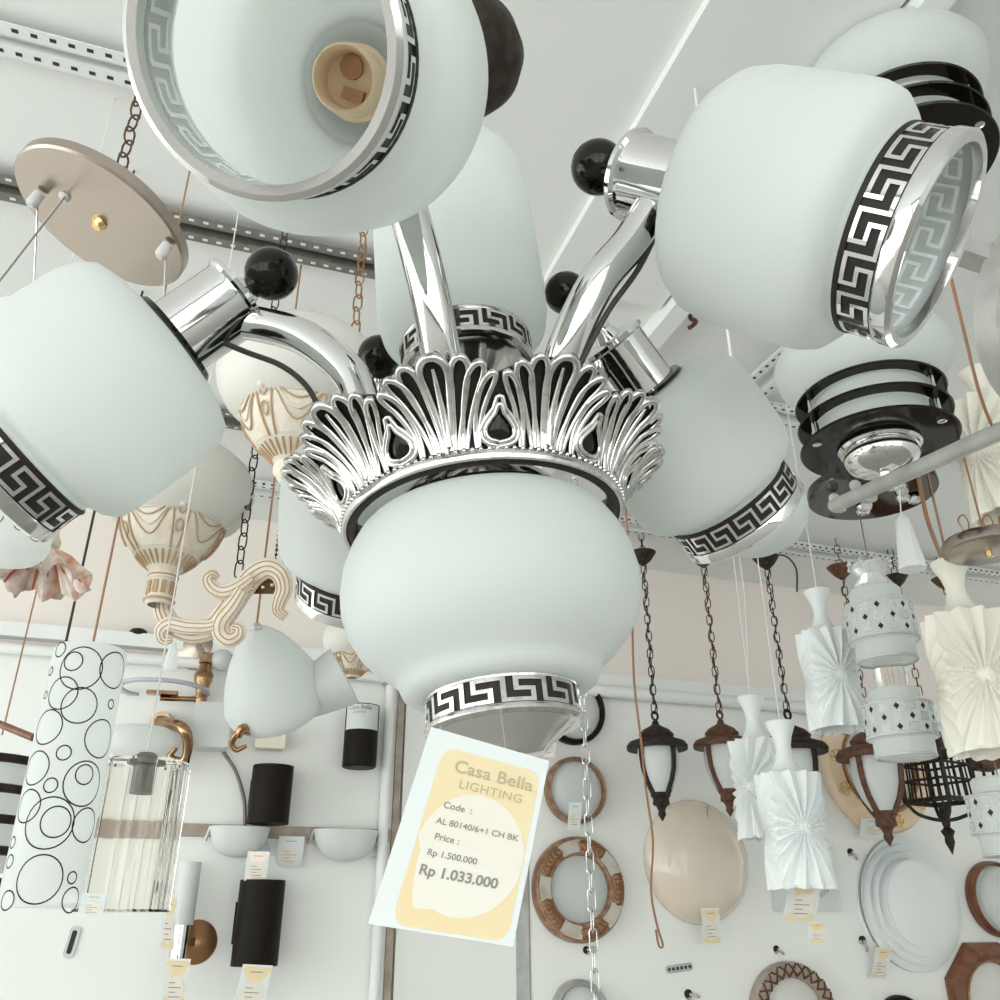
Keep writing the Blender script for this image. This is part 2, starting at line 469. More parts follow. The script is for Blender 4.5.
SH = [(0.030, 0.000), (0.054, 0.003), (0.069, 0.009), (0.0765, 0.020), (0.0790, 0.034), (0.0792, 0.058), (0.0792, 0.084), (0.0785, 0.096), (0.0755, 0.1055), (0.0690, 0.1115), (0.0615, 0.1140), (0.0587, 0.116), (0.0580, 0.122), (0.0580, 0.150)]
def glass_shell(mb, prof, M, m=0, th=0.0028, seg=64):
    inner = [(max(r - th, 0.001), z + (th if i < 4 else 0)) for i, (r, z) in enumerate(prof)]
    mb.lathe(prof + inner[::-1], M, seg, m)
def arm_shade(d, front, ball, arm_pts, cable=True, ringn=16, sc=1.0):
    d = (V((d[0], 0, 0)) + UPC * d[1] + FWD * d[2]).normalized()
    back = front - d * (0.150 * sc)
    M = fr(back, d, V((0.3, 0.2, 1)))
    Ms = M @ Matrix.Scale(sc, 4)
    mb = MB(); glass_shell(mb, SH, Ms)
    sh = build('glass_shade', mb, 'opal', chand)
    mb = MB(); key_ring(mb, Ms, 0.0588, 0.1215, 0.1425, ringn, 0, 1, lip=0.0085, mi=2, top=1, wu=0.052, wv=0.058)
    mb.lathe([(0.0549, 0.1215), (0.0549, 0.1425)], Ms, 64, 3)
    build('key_pattern_ring', mb, ['chrome', 'black_groove', 'inner_key', 'opal'], sh)
    mb = MB()
    mb.lathe([(0, -0.060), (0.024, -0.060), (0.0305, -0.0585), (0.031, -0.055), (0.0285, -0.053), (0.028, -0.050), (0.028, -0.002)], Ms, 40, 0)
    mb.lathe([(0.007, -0.074), (0.009, -0.072), (0.008, -0.069), (0.010, -0.066), (0.013, -0.060)], Ms, 24, 0)
    cup = build('socket_cup', mb, 'chrome', chand)
    mb = MB(); mb.lathe([(0.0285, -0.004), (0.034, -0.004), (0.036, -0.001), (0.029, 0.0005)], Ms, 40)
    mb.lathe([(0.0300, 0.004), (0.032, 0.006), (0.030, 0.008), (0.0, 0.008)], Ms, 40, 1)
    build('shade_gasket', mb, ['black_gloss', 'opal'], cup)
    mb = MB(); mb.sphere(M @ V((0, 0, -0.089)) if ball is None else ball, 0.0195 * sc, 0, 32)
    build('ball_finial', mb, 'black_gloss', cup)
    mb = MB()
    mb.lathe([(0.021, 0.006), (0.0205, 0.012), (0.0185, 0.014), (0.018, 0.034), (0.0165, 0.036), (0.0150, 0.032), (0.0145, 0.018), (0, 0.018)], Ms, 32, 0)
    mb.lathe([(0.0065, 0.017), (0.0065, 0.020), (0, 0.020)], Ms @ Matrix.Translation((0.007, 0.002, 0)), 12, 1)
    mb.box(Ms @ Matrix.Translation((-0.006, -0.003, 0.019)), 0.006, 0.012, 0.007, 1)
    build('lamp_holder', mb, ['ceramic', 'copper'], cup)
    mb = MB(); q = bez(arm_pts + [M @ V((0, 0, -0.030))], 36)
    mb.tube(q, 0.0130, 20)
    build('curved_arm', mb, 'chrome', chand)
    if cable:
        mb = MB(); q2 = [p + (UPC * -0.016 + V((0.006, 0, 0))) * (0.6 + 0.6 * math.sin(PI * i / (len(q) - 1))) - FWD * 0.004 for i, p in enumerate(q)]
        if cable is not True: q2 = bez(cable, 24) + [None] * 4
        mb.tube(q2[:-4], 0.0021, 8)
        build('cable', mb, 'dark_cable', chand)
# nearest shade, opening towards the viewer
arm_shade((-0.13, -0.335, -0.93), P(262, 48, 0.383), None, [P(446, 410, .585), P(440, 350, .565), P(424, 270, .56), P(405, 200, .565), P(385, 150, .58)], sc=1.04)
# right shade
arm_shade((0.745, -0.39, -0.55), P(934, 243, 0.512), None, [P(555, 400, .60), P(566, 350, .587), P(596, 285, .588), P(632, 240, .60)], sc=1.03)
# left shade
arm_shade((-0.74, -0.62, -0.27), P(-17, 470, 0.60), None, [P(365, 410, .60), P(348, 372, .615), P(305, 338, .635), P(258, 324, .65)], cable=[P(324, 420, .60), P(308, 388, .62), P(282, 366, .63), (P(246, 352, .638)), P(212, 338, .64)], sc=1.03)
# right rear shade
arm_shade((0.60, -0.75, 0.16), P(744, 520, 0.79), P(566, 293, 0.77), [P(545, 420, .70), P(572, 395, .74), P(600, 372, .77)], cable=False, sc=0.97)
# left rear shade
arm_shade((-0.13, -0.85, 0.35), P(358, 596, 0.86), None, [P(440, 440, .70), P(424, 425, .74), P(408, 425, .77)], cable=False)

# upper glass column with its ring and cone
def neg(p): return [(r, z) for r, z in p]
U = fr(chp(0.378), -ax, V((1, 0, 0)))
k = 0.93
COLP = [(0.030, 0.000), (0.050, 0.004), (0.063, 0.016), (0.0695, 0.034), (0.0712, 0.060), (0.0715, 0.14), (0.0712, 0.185), (0.068, 0.200), (0.061, 0.209), (0.054, 0.214), (0.0525, 0.218)]
mb = MB(); glass_shell(mb, COLP, U)
colm = build('glass_column', mb, 'opal', chand)
mb = MB(); key_ring(mb, U, 0.0530, 0.2165, 0.236, 14, 0, 1, lip=0.004)
mb.lathe([(0.0505, 0.238), (0.046, 0.240), (0.040, 0.246), (0.026, 0.262), (0.017, 0.275), (0.016, 0.31)], U, 48, 0)
build('key_pattern_ring', mb, ['silver', 'black_groove'], colm)
mb = MB()
mb.lathe([(0.016, 0.308), (0.016, 0.376)], U, 24, 0)
build('centre_stem', mb, 'chrome', chand)
mb = MB()
mb.lathe([(0.032, -0.001), (0.034, -0.006), (0.030, -0.014), (0.014, -0.020), (0.010, -0.040), (0.007, -0.05), (0.007, -0.09), (0, -0.09)], U, 32, 0)
build('column_cap', mb, 'chrome', colm)
mb = MB(); top = chp(0.462); mb.tube([top, at_ceiling(top)], 0.006, 12)
ct = at_ceiling(top); mb.lathe([(0, -0.03), (0.012, -0.03), (0.05, -0.012), (0.055, 0.0)], upM(ct), 40)
build('ceiling_canopy', mb, 'chrome', chand)

# hub inside the crown
mb = MB(); mb.lathe([(0, -0.002), (0.070, -0.002), (0.074, 0.004), (0.060, 0.020), (0.035, 0.035), (0.030, 0.060), (0.017, 0.070)], CH, 48)
build('hub', mb, 'black_gloss', chand)

# leaf crown
def cs(phi, v, lift=0.0):
    r = 0.1005 + 0.040 * max(v, 0) ** 1.6
    z = 0.003 + 0.051 * v
    dr = 0.064 * max(v, 0.0) ** 0.6; dz = 0.051
    l = math.hypot(dr, dz)
    return CH @ V(((r + lift * dz / l) * math.cos(phi), (r + lift * dz / l) * math.sin(phi), z - lift * dr / l))
NL = 10; PER = 2 * PI / NL
PH0 = -PI / 2 + math.radians(7.0) + PER / 2
D2 = math.pi / 180
def vtop(dl):
    x = abs(dl) / (PER / 2)
    return 0.965 - 0.16 * x ** 1.5
mb = MB(); nseg = NL * 24; nv = 10; vs = []; fs = []
for i in range(nseg):
    ph = PH0 + 2 * PI * i / nseg
    dl = ((ph - PH0 + PER / 2) % PER) - PER / 2
    vt = vtop(dl)
    for j in range(nv + 1): vs.append(cs(ph, vt * j / nv, 0.0))
    for j in range(nv + 1): vs.append(cs(ph, vt * (nv - j) / nv, -0.0035))
st = 2 * (nv + 1)
for i in range(nseg):
    i2 = (i + 1) % nseg
    for j in range(st):
        j2 = (j + 1) % st
        fs.append([i * st + j, i2 * st + j, i2 * st + j2, i * st + j2])
mb.add(vs, fs, 0)
crown = build('leaf_crown', mb, 'black_groove', chand)
LOB = [(0, 0, 1.0, 1.0), (-7.4, -2.8, .97, 1.05), (7.4, 2.8, .97, 1.05), (-12.4, -5.6, .91, .95), (12.4, 5.6, .91, .95), (-16.0, -10.2, .82, .70), (16.0, 10.2, .82, .70)]
for q in range(NL):
    c0 = PH0 + q * PER
    mb = MB()
    for a, b, h, wk in LOB:
        wid = 2.75 * D2 * wk if a else 4.5 * D2
        Lp = []; Rp = []
        N = 22
        for i in range(N + 1):
            t = math.sin(PI / 2 * i / N)
            e = t * t * (3 - 2 * t) * 0.6 + t * 0.4
            if abs(a) > 10: e = t - (0.30 if abs(a) > 13 else 0.16) * math.sin(PI * t)
            c = c0 + (b + (a - b) * e) * D2
            w = wid * (0.22 + 0.78 * t ** 1.1) * (math.sqrt(max(0.0, 1 - max(0, (t - 0.80) / 0.20) ** 2)) if t > 0.8 else 1)
            v = 0.035 + (h - 0.035) * t
            lf = 0.0022 + (0.0035 * max(0, t - 0.75) * 4)
            Lp.append(cs(c - w, v, lf)); Rp.append(cs(c + w, v, lf))
        pts = Lp + Rp[::-1][1:]
        rr = [0.0021 + 0.0010 * min(1, 2 * min(i, len(pts) - 1 - i) / len(pts)) for i in range(len(pts))]
        mb.tube(pts, [x * (0.85 if a else 1.1) for x in rr], 7)
        if not a:
            mb.tube([cs(c0, 0.10 + 0.80 * i / 10, 0.0025) for i in range(11)], [0.0016 + 0.0022 * (1 - i / 10) for i in range(11)], 7)
    build('crown_leaf', mb, 'silver', crown, angle=60)
for q in range(NL):
    c0 = PH0 + (q + 0.5) * PER
    mb = MB()
    for sc_, rr, lf in ((1.0, 0.0019, 0.003), (0.76, 0.0017, 0.0042)):
        pts = []
        for i in range(24):
            t = 2 * PI * i / 24
            y = -math.cos(t)                       # -1 bottom, 1 tip
            w = math.sin(t) * (1 - 0.42 * (y + 1) / 2) * (1 - 0.3 * max(0, y))
            pts.append(cs(c0 + w * 8.0 * D2 * sc_, 0.28 + (0.235 * y + (0.09 if y > 0.9 else 0)) * sc_, lf))
        mb.tube(pts, rr, 7, 0, closed=True)
    vs = [cs(c0, 0.265, 0.0045)]
    for i in range(16):
        t = 2 * PI * i / 16; vs.append(cs(c0 + math.sin(t) * 5.0 * D2 * (1 - 0.35 * (1 - math.cos(t)) / 2), 0.265 - 0.15 * math.cos(t), 0.002))
    mb.add(vs, [[0, 1 + i, 1 + (i + 1) % 16] for i in range(16)], 1)
    build('crown_teardrop', mb, ['silver', 'black_gloss'], crown, angle=60)
mb = MB()
mb.lathe([(0.1005, 0.006), (0.0998, -0.001), (0.1005, -0.003), (0.1025, -0.003), (0.1040, -0.0005), (0.1036, 0.003), (0.101, 0.006)], CH, 96)
for i in range(120):
    a = 2 * PI * i / 120; mb.sphere((0, 0, 0), 0.0018, 0, 6, M=CH @ Matrix.Translation((0.1035 * math.cos(a), 0.1035 * math.sin(a), 0.0035)))
build('crown_rim', mb, 'silver', crown)
mb = MB(); mb.lathe([(0.1003, 0.006), (0.1000, -0.0015), (0.0975, -0.0035), (0.0945, -0.0035), (0.092, 0.006)], CH, 80)
build('rim_lining', mb, 'black_groove', crown)

# lower bowl
BP = [(0.070, 0.000), (0.088, -0.006), (0.0925, -0.011), (0.0985, -0.022), (0.1035, -0.036), (0.1058, -0.052), (0.1052, -0.066), (0.1012, -0.080), (0.094, -0.0930), (0.085, -0.1025), (0.0770, -0.1090), (0.0715, -0.1135), (0.0688, -0.1170), (0.0676, -0.1205), (0.0658, -0.1245), (0.0625, -0.1268), (0.0565, -0.1282), (0.051, -0.1286)]
mb = MB(); mb.lathe(BP + [(r - 0.003, z + 0.001) for r, z in BP[::-1]], CH, 80)
bowl = build('glass_bowl', mb, 'opal', chand)
Dn = fr(CHC, -ax, V((1, 0, 0)))
mb = MB(); key_ring(mb, Dn, 0.0508, 0.1286, 0.1470, 12, 0, 1, lip=0.003)
build('key_pattern_ring', mb, ['silver', 'black_groove'], bowl)
mb = MB(); mb.lathe([(0.0485, 0.1495), (0.047, 0.1510), (0.044, 0.1535), (0.036, 0.1590), (0.028, 0.1650), (0.0255, 0.1680), (0.024, 0.1690), (0.010, 0.1705), (0.0085, 0.174), (0.0115, 0.177), (0.0115, 0.180), (0.006, 0.183), (0, 0.183)], Dn, 64)
build('bottom_cap', mb, 'chrome', bowl)

# ------------------------------------------------------------------ price tag under the chandelier
def tag_quad(tl, tr, bl, br):
    return lambda u, v, l=0.0: None
def price_tag(name, tl, tr, bl, br, label, text=None, cat='price tag', curl=0.0, simple=False, group=None, colp='print_yellow', string=None):
    tl, tr, bl, br = map(V, (tl, tr, bl, br))
    n = (tr - tl).cross(bl - tl).normalized()
    if n.dot(C0 - tl) < 0: n = -n
    def q(u, v, l=0.0):
        p = tl * (1 - u) * (1 - v) + tr * u * (1 - v) + bl * (1 - u) * v + br * u * v
        return p + n * (l + curl * math.sin(PI * v) * (tl - bl).length)
    ctr = (tl + tr + bl + br) / 4
    th = thing(name, label, cat, tl, group)
    mb = MB()
    def patch(fu, l, m, N=24, thick=0.00012):
        # fu(i) -> outline of (u, v) points; strips from centroid
        pts = fu
        cu = sum(p[0] for p in pts) / len(pts); cv = sum(p[1] for p in pts) / len(pts)
        vs = [q(cu, cv, l)]; K = 4
        for k in range(1, K + 1):
            for u, v in pts: vs.append(q(cu + (u - cu) * k / K, cv + (v - cv) * k / K, l))
        n_ = len(pts); fs = [[0, 1 + i, 1 + (i + 1) % n_] for i in range(n_)]
        for k in range(K - 1):
            for i in range(n_):
                a = 1 + k * n_ + i; b = 1 + k * n_ + (i + 1) % n_
                fs.append([a, a + n_, b + n_, b])
        mb.add(vs, fs, m)
    def rr(u0, u1, v0, v1, r):
        o = rrect(u1 - u0, (v1 - v0), r, 4)
        return [((u0 + u1) / 2 + x, (v0 + v1) / 2 - y) for x, y in o]
    N = 12; vs = []; fs = []
    for l in (0.0, 0.0003):
        for j in range(N + 1):
            for i in range(2): vs.append(q(i, j / N, l))
    o = 2 * (N + 1)
    for j in range(N):
        a = 2 * j; fs += [[a, a + 1, a + 3, a + 2], [o + a, o + a + 2, o + a + 3, o + a + 1], [a, a + 2, o + a + 2, o + a], [a + 1, o + a + 1, o + a + 3, a + 3]]
    fs += [[0, o, o + 1, 1], [2 * N, 2 * N + 1, o + 2 * N + 1, o + 2 * N]]
    mb.add(vs, fs, 0)
    if simple:
        patch(rr(0.05, 0.97, 0.04, 0.97, 0.08), 0.0005, 1)
        el = [(0.52 + 0.37 * math.cos(2 * PI * i / 24), 0.62 + 0.27 * math.sin(2 * PI * i / 24)) for i in range(24)]
        patch(el, 0.0009, 2)
        for v, a, b in ((0.14, 0.3, 0.72), (0.48, 0.26, 0.5), (0.58, 0.25, 0.75), (0.68, 0.3, 0.55), (0.78, 0.28, 0.74)):
            patch(rr(a, b, v, v + 0.020, 0.008), 0.0013, 3)
    else:
        patch(rr(0.15, 0.955, 0.085, 0.985, 0.09), 0.00045, 1)
        el = [(0.555 + 0.40 * math.cos(2 * PI * i / 48), 0.605 + 0.31 * math.sin(2 * PI * i / 48)) for i in range(48)]
        el2 = []
        for u, v in el:                                            # the left side drops straight to the lower corner
            if u < 0.40 and v > 0.60: u = u * 0.35 + 0.65 * 0.225; v = v + 0.03
            el2.append((u, v))
        patch(el2, 0.0006, 2)
    paper = build('paper', mb, ['paper', colp, 'print_cream', 'ink_grey'], th, angle=60)
    if text:
        W_ = (tr - tl).length; H_ = (bl - tl).length
        mt = MB()
        for body, u, v, size, b, m, sp in text:
            mt2 = MB(); text_mb(body, size, Matrix.Identity(4), mt2, m, b, sp)
            mt.add([q(u + p.x, v - p.y * W_ / H_, 0.0008 + p.z) for p in mt2.v], mt2.f, m)
        build('printed_text', mt, ['ink_olive', 'ink_grey'], paper)
    if string is not None:
        mb = MB(); mb.tube(string, 0.0006, 5); build('tie', mb, 'white_cord', th)
    return th
TL_ = P(431, 727, 0.512); TR_ = P(549, 761, 0.506); BL_ = P(368, 924, 0.440); BR_ = P(513, 947, 0.437)
price_tag('price_tag', TL_, TR_, BL_, BR_, 'large white and yellow price tag hanging under the central chandelier bowl',
  [('Casa Bella', 0.275, 0.205, 0.150, 0.002, 0, 1.03), ('LIGHTING', 0.345, 0.285, 0.105, 0.0, 0, 1.08),
   ('Code  :', 0.275, 0.405, 0.075, 0.001, 1, 1.0), ('AL 80140/6+1 CH BK', 0.255, 0.49, 0.070, 0.001, 1, 1.0),
   ('Price :', 0.275, 0.57, 0.075, 0.001, 1, 1.0), ('Rp 1.500.000', 0.255, 0.65, 0.070, 0.001, 1, 1.0),
   ('Rp 1.033.000', 0.235, 0.745, 0.108, 0.003, 1, 1.0)], string=[Dn @ V((0, 0, 0.1832)), (TL_ * 0.4 + TR_ * 0.6) - UPC * 0.002])

# ================================================================== LEFT HALF: hanging lamps
def cord(th, pts, r=0.0012, m='white_cord', name='cord'):
    mb = MB(); mb.tube(pts, r, 6); return build(name, mb, m, th)
def cam_dir(x, y, z): return (V((x, 0, 0)) + UPC * y + FWD * z).normalized()
def part(th, name, prof, M, m, seg=40, **kw):
    mb = MB(); mb.lathe(prof, M, seg, 0, **kw); return build(name, mb, m, th)

# pendant with a nickel canopy disc and a glass dish on three steel wires
c = P(100, 222, 1.0); n = cam_dir(-0.33, -0.826, -0.46)
th = thing('disc_pendant', 'pendant lamp with a round brushed nickel disc and gold centre screw, top left', 'pendant lamp', c)
M = fr(c, n, V((1, 0, 0)))
d0 = part(th, 'canopy_disc', [(0, -0.016), (0.097, -0.016), (0.1005, -0.013), (0.1005, -0.002), (0.098, 0.0005), (0, 0.0005)], M, 'nickel', 72)
mb = MB(); mb.lathe([(0.0085, 0), (0.0085, 0.003), (0.006, 0.006), (0.005, 0.009), (0, 0.0095)], M, 20); build('centre_screw', mb, 'gold', d0)
dish = up_to(c, 388) if False else V((c.x, c.y, c.z - 0.20))
mb = MB(); glass_shell(mb, [(0.03, -0.02), (0.06, -0.015), (0.085, 0.0), (0.095, 0.02)], upM(dish)); build('glass_dish', mb, 'opal', th)
for px, py, k in ((38, 196, 2.4), (166, 247, 0.4), (70, 190, 4.2)):
    a = P(px, py, 0.985); e = dish + V((0.094 * math.cos(k), 0.094 * math.sin(k), 0.018))
    w = cord(th, [a, e], 0.0011, 'steel_chain', 'suspension_wire')
    mb = MB(); mb.lathe([(0, -0.003), (0.006, -0.003), (0.0065, 0.012), (0.004, 0.016), (0, 0.016)], fr(a, n), 16); build('wire_grip', mb, 'smoke', w)
a = P(118, 182, 1.0); b = at_ceiling(a)
mb = MB(); mb.chain(a, b, 0.026, 0.0068, 0.0013); build('chain', mb, 'brown_iron', th)

# draped bowl lamps
def draped_cup(th, Q, s, rot=0.0, bowl='opal_warm', rim=True):
    MB_ = upM(Q, rot) @ Matrix.Scale(s, 4)
    M = MB_ @ Matrix.Diagonal((0.86, 0.86, 0.98, 1.0))
    mb = MB()
    mb.lathe([(0.024, 0.0), (0.030, 0.006), (0.052, 0.024), (0.062, 0.030)], M, 60, 0)
    for k in range(28):
        a = 2 * PI * k / 28
        mb.tube([M @ V((r * math.cos(a), r * math.sin(a), z)) for r, z in ((0.034, 0.008), (0.044, 0.016), (0.056, 0.0255))], [0.0012, 0.0021, 0.0016], 6, 1)
    cp = build('fluted_base', mb, ['cream_gold', 'gilt_line'], th)
    pr = [(0.058, 0.028), (0.072, 0.042), (0.084, 0.058), (0.0925, 0.076), (0.096, 0.090), (0.096, 0.096), (0.093, 0.096)]
    mb = MB(); mb.lathe(pr, M, 60, 0)
    def sf(a, t, l=0.0):
        i = min(int(t * 5), 4); f = t * 5 - i
        r = pr[i][0] * (1 - f) + pr[i + 1][0] * f; z = pr[i][1] * (1 - f) + pr[i + 1][1] * f
        return M @ V(((r + l) * math.cos(a), (r + l) * math.sin(a), z - 0.3 * l))
    for k in range(5):
        a0 = 2 * PI * k / 5
        # pilaster with diamonds
        for sg in (-1, 1): mb.tube([sf(a0 + sg * (0.10 + 0.07 * t), t, 0.002) for t in (0, .25, .5, .75, 1)], 0.0016, 6, 1)
        for t0 in (0.42, 0.74):
            mb.tube([sf(a0 + 0.07 * math.sin(2 * PI * i / 8), t0 + 0.11 * math.cos(2 * PI * i / 8), 0.003) for i in range(8)], 0.0014, 5, 1, closed=True)
        mb.sphere(sf(a0, 1.0, 0.004), 0.009 * s, 0, 12)
        mb.tube([sf(a0 + 0.09 * math.sin(2 * PI * i / 10), 0.98 + 0.09 * math.cos(2 * PI * i / 10), 0.008) for i in range(10)], 0.0013, 5, 1, closed=True)
        for j in range(5):
            dip = 0.10 + 0.15 * j
            q = [sf(a0 + 0.17 + (2 * PI / 5 - 0.34) * i / 10, 1.0 - (dip + 0.02) * math.sin(PI * i / 10) ** 0.8 * (0.95) - 0.02 * j, 0.0022) for i in range(11)]
            mb.tube(q, 0.0026 if j == 0 else 0.0013, 6, 1 if j in (0, 2, 4) else 0)
    build('draped_cup', mb, ['cream_gold', 'gilt_line'], th)
    bp = [(0.078, 0.078), (0.088, 0.086), (0.106, 0.100), (0.119, 0.122), (0.124, 0.145), (0.122, 0.168), (0.112, 0.190), (0.096, 0.206), (0.080, 0.212)]
    mb = MB(); glass_shell(mb, bp, MB_); build('glass_bowl', mb, bowl, th)
    if rim:
        mb = MB(); mb.lathe([(0.081, 0.211), (0.083, 0.215), (0.080, 0.217), (0.077, 0.213)], MB_, 60); build('bowl_rim', mb, 'black_iron', th)
    return MB_
Q5 = P(292, 468, 1.28)
th = thing('bowl_pendant', 'pale glass bowl lamp with gilt draped cup, partly behind the left of the silver crown', 'pendant lamp', Q5, 'draped glass bowl lamps')
M5 = draped_cup(th, Q5, 1.02, 0.55, rim=False)
mb = MB(); mb.lathe([(0, -0.035), (0.012, -0.03), (0.026, -0.01), (0.026, 0.002)], M5, 24); build('bottom_finial', mb, 'cream_gold', th)
p = M5 @ V((0.080 * math.cos(0.1), 0.080 * math.sin(0.1), 0.212))
mb = MB(); mb.chain(p, at_ceiling(p), 0.034, 0.0080, 0.0015); build('chain', mb, 'copper', th)

Q6 = P(164, 574, 1.5)
th = thing('scroll_arm_lamp', 'cream and gilt scroll arm lamp with pale glass bowl, left of the central bowl', 'wall lamp', Q6, 'draped glass bowl lamps')
M6 = draped_cup(th, Q6, 1.06, 0.2)
mb = MB()
mb.lathe([(0.021, 0.002), (0.0235, -0.004), (0.0235, -0.010), (0.0200, -0.013), (0.0195, -0.040), (0.022, -0.043), (0.022, -0.049), (0.017, -0.053)], M6, 32, 0)
for k in range(10):
    a = 2 * PI * k / 10
    mb.box(M6 @ Matrix.Rotation(a, 4, 'Z') @ Matrix.Translation((0.0200, 0, -0.0265)), 0.004, 0.008, 0.021, 1)
for z in (-0.0065, -0.046): mb.lathe([(0.0232, z - 0.002), (0.0245, z), (0.0232, z + 0.002)], M6, 32, 1)
build('neck_collar', mb, ['cream_gold', 'gilt_line'], th)
def scroll(th, pts, r0, r1, z, nm, ribs=3, depth=0.5):
    q = bez([P(x, y, z) for x, y in pts], 60); n_ = len(q)
    rs = [(r0 + (r1 - r0) * i / (n_ - 1)) * (0.72 + 0.45 * math.sin(PI * i / (n_ - 1))) for i in range(n_)]
    mb = MB(); mb.tube(q, rs, 16, 0, flat=-FWD, sx=depth)
    for k in range(ribs):                              # gilt lines along the carving
        f = (k + 0.5) / ribs * 2 - 1
        g = []
        for i in range(n_):
            t = (q[min(i + 1, n_ - 1)] - q[max(i - 1, 0)]).normalized()
            side = t.cross(FWD); 
            if side.length < 1e-6: side = V((1, 0, 0))
            g.append(q[i] + side.normalized() * rs[i] * f * 0.9 - FWD * rs[i] * depth * math.sqrt(1 - (f * 0.9) ** 2))
        mb.tube(g, 0.0012, 5, 1)
    return build(nm, mb, ['cream_gold', 'gilt_line'], th)
ARM = [(163, 598), (164, 612), (174, 626), (194, 632), (214, 626), (228, 610), (240, 592), (254, 575), (268, 568), (280, 574), (284, 588), (280, 600), (278, 610), (286, 617)]
scroll(th, ARM, 0.021, 0.013, 1.5, 'scroll_arm', 4)
scroll(th, [(252, 577), (238, 587), (224, 592), (213, 588), (208, 579), (213, 574), (218, 578)], 0.014, 0.008, 1.49, 'scroll_leaf', 3)
scroll(th, [(243, 590), (233, 606), (222, 620), (221, 632), (229, 639), (238, 635), (239, 628), (233, 626)], 0.016, 0.010, 1.485, 'scroll_leaf', 3)
scroll(th, [(222, 622), (208, 627), (188, 627), (170, 624), (161, 631), (163, 640), (172, 640)], 0.013, 0.009, 1.485, 'scroll_leaf', 3)
a = P(174, 643, 1.485)
part(th, 'drop_finial', [(0.004, 0.0), (0.006, -0.006), (0.012, -0.036), (0.011, -0.046), (0, -0.050)], upM(a), 'opal', 20)
pc = P(262, 585, 1.51)
mb = MB(); mb.box(fr(pc, FWD, UPC), 0.030, 0.052, 0.006); mb.sphere(P(253, 589, 1.495), 0.0035, 1, 10); mb.sphere(P(263, 587, 1.495), 0.0035, 1, 10); mb.sphere(P(272, 585, 1.495), 0.0035, 1, 10)
build('mounting_plate', mb, ['brown_iron', 'gold'], th)
a = P(238, 576, 1.5); b = at_ceiling(a)
mb = MB(); mb.chain(a, b, 0.032, 0.008, 0.0014); build('chain', mb, 'black_iron', th)

# rippled skirt lamp at the left edge
Q9 = P(40, 560, 1.45)
th = thing('ruffled_lamp', 'red and white ruffled glass lamp at the left edge, below the left chandelier shade', 'pendant lamp', Q9)
mb = MB(); vs = []; fs = []; NS = 96; prof = [(0.012, 0.022), (0.028, 0.016), (0.046, 0.002), (0.062, -0.018), (0.078, -0.036)]
for i in range(NS):
    a = 2 * PI * i / NS
    for j, (r, z) in enumerate(prof):
        k = j / 4
        rr = r * (1 + 0.15 * k * math.sin(9 * a) + 0.06 * k * math.sin(17 * a + 1)); zz = z + 0.010 * k * math.sin(9 * a + 1.2) + 0.004 * k * math.sin(23 * a)
        vs.append(upM(Q9) @ V((rr * math.cos(a), rr * math.sin(a), zz)))
for i in range(NS):
    for j in range(4): fs.append([5 * i + j, 5 * ((i + 1) % NS) + j, 5 * ((i + 1) % NS) + j + 1, 5 * i + j + 1])
mb.add(vs, fs, 0)
sk = build('ruffled_skirt', mb, 'rose_white', th)
md = sk.modifiers.new('thickness', 'SOLIDIFY'); md.thickness = 0.002
for i in range(0, 18):
    a = 2 * PI * i / 18
    mb = mb if i else MB()
    mb.tube([upM(Q9) @ V((r * math.cos(a), r * math.sin(a), z)) for r, z in ((0.03, 0.0105), (0.048, -0.007), (0.068, -0.030))], [0.0012, 0.0026, 0.0018], 5)
build('red_pleat', mb, 'rose_red', sk)
part(th, 'cup', [(0.010, 0.014), (0.024, 0.024), (0.026, 0.034), (0.020, 0.046), (0.018, 0.075), (0.012, 0.08)], upM(Q9), 'cream_gold', 24)
cord(th, [Q9 + UZ * 0.07, at_ceiling(Q9)], 0.0022, 'dark_cable')

# glass tubes printed with circles
def on_cyl(M, R, s, z, l=0.0004):
    a = s / R; return M @ V(((R + l) * math.cos(a), (R + l) * math.sin(a), z))
def circle_on(mb, M, R, s0, z0, r, w, m, ex=1.0):
    vs = []; N = 28
    for i in range(N):
        t = 2 * PI * i / N
        for q in (r - w, r + w): vs.append(on_cyl(M, R, s0 + q * math.cos(t) , z0 + q * ex * math.sin(t)))
    mb.add(vs, [[2 * i, 2 * i + 1, 2 * ((i + 1) % N) + 1, 2 * ((i + 1) % N)] for i in range(N)], m)
T8 = P(92, 648, 1.18); f8 = math.atan2(C0.y - T8.y, C0.x - T8.x)
th = thing('printed_tube_lamp', 'tall white glass tube lamp printed with black circles, at the left', 'pendant lamp', T8)
lo = up_to(T8, 908); H8 = T8.z - lo.z; M8 = upM(lo, f8); R8 = 0.0457
mb = MB(); mb.lathe([(R8 - 0.004, 0.004), (R8 - 0.004, 0.0), (R8, 0.0), (R8, H8 - 0.008), (R8 - 0.004, H8 - 0.002), (R8 - 0.012, H8), (0.012, H8)], M8, 56, 0)
W8 = 88.0                                              # px for the front half width in the study crop
CIR = [(330, 290, 75), (305, 262, 33), (455, 275, 62, 1.25), (262, 398, 56), (322, 447, 61), (440, 420, 15, 1.5), (208, 538, 58), (400, 570, 62, 1.3), (265, 643, 24), (165, 702, 55), (338, 757, 70, 1.2), (340, 722, 32), (218, 772, 23), (136, 850, 52), (212, 914, 80), (236, 910, 48), (345, 914, 52, 1.25), (262, 206, 26), (222, 296, 14, 1.5), (202, 398, 12, 1.6),
       (80, 985, 17, 1.4), (75, 1055, 20), (180, 1120, 72), (68, 1195, 28), (298, 1112, 18), (296, 1192, 36, 1.3)]
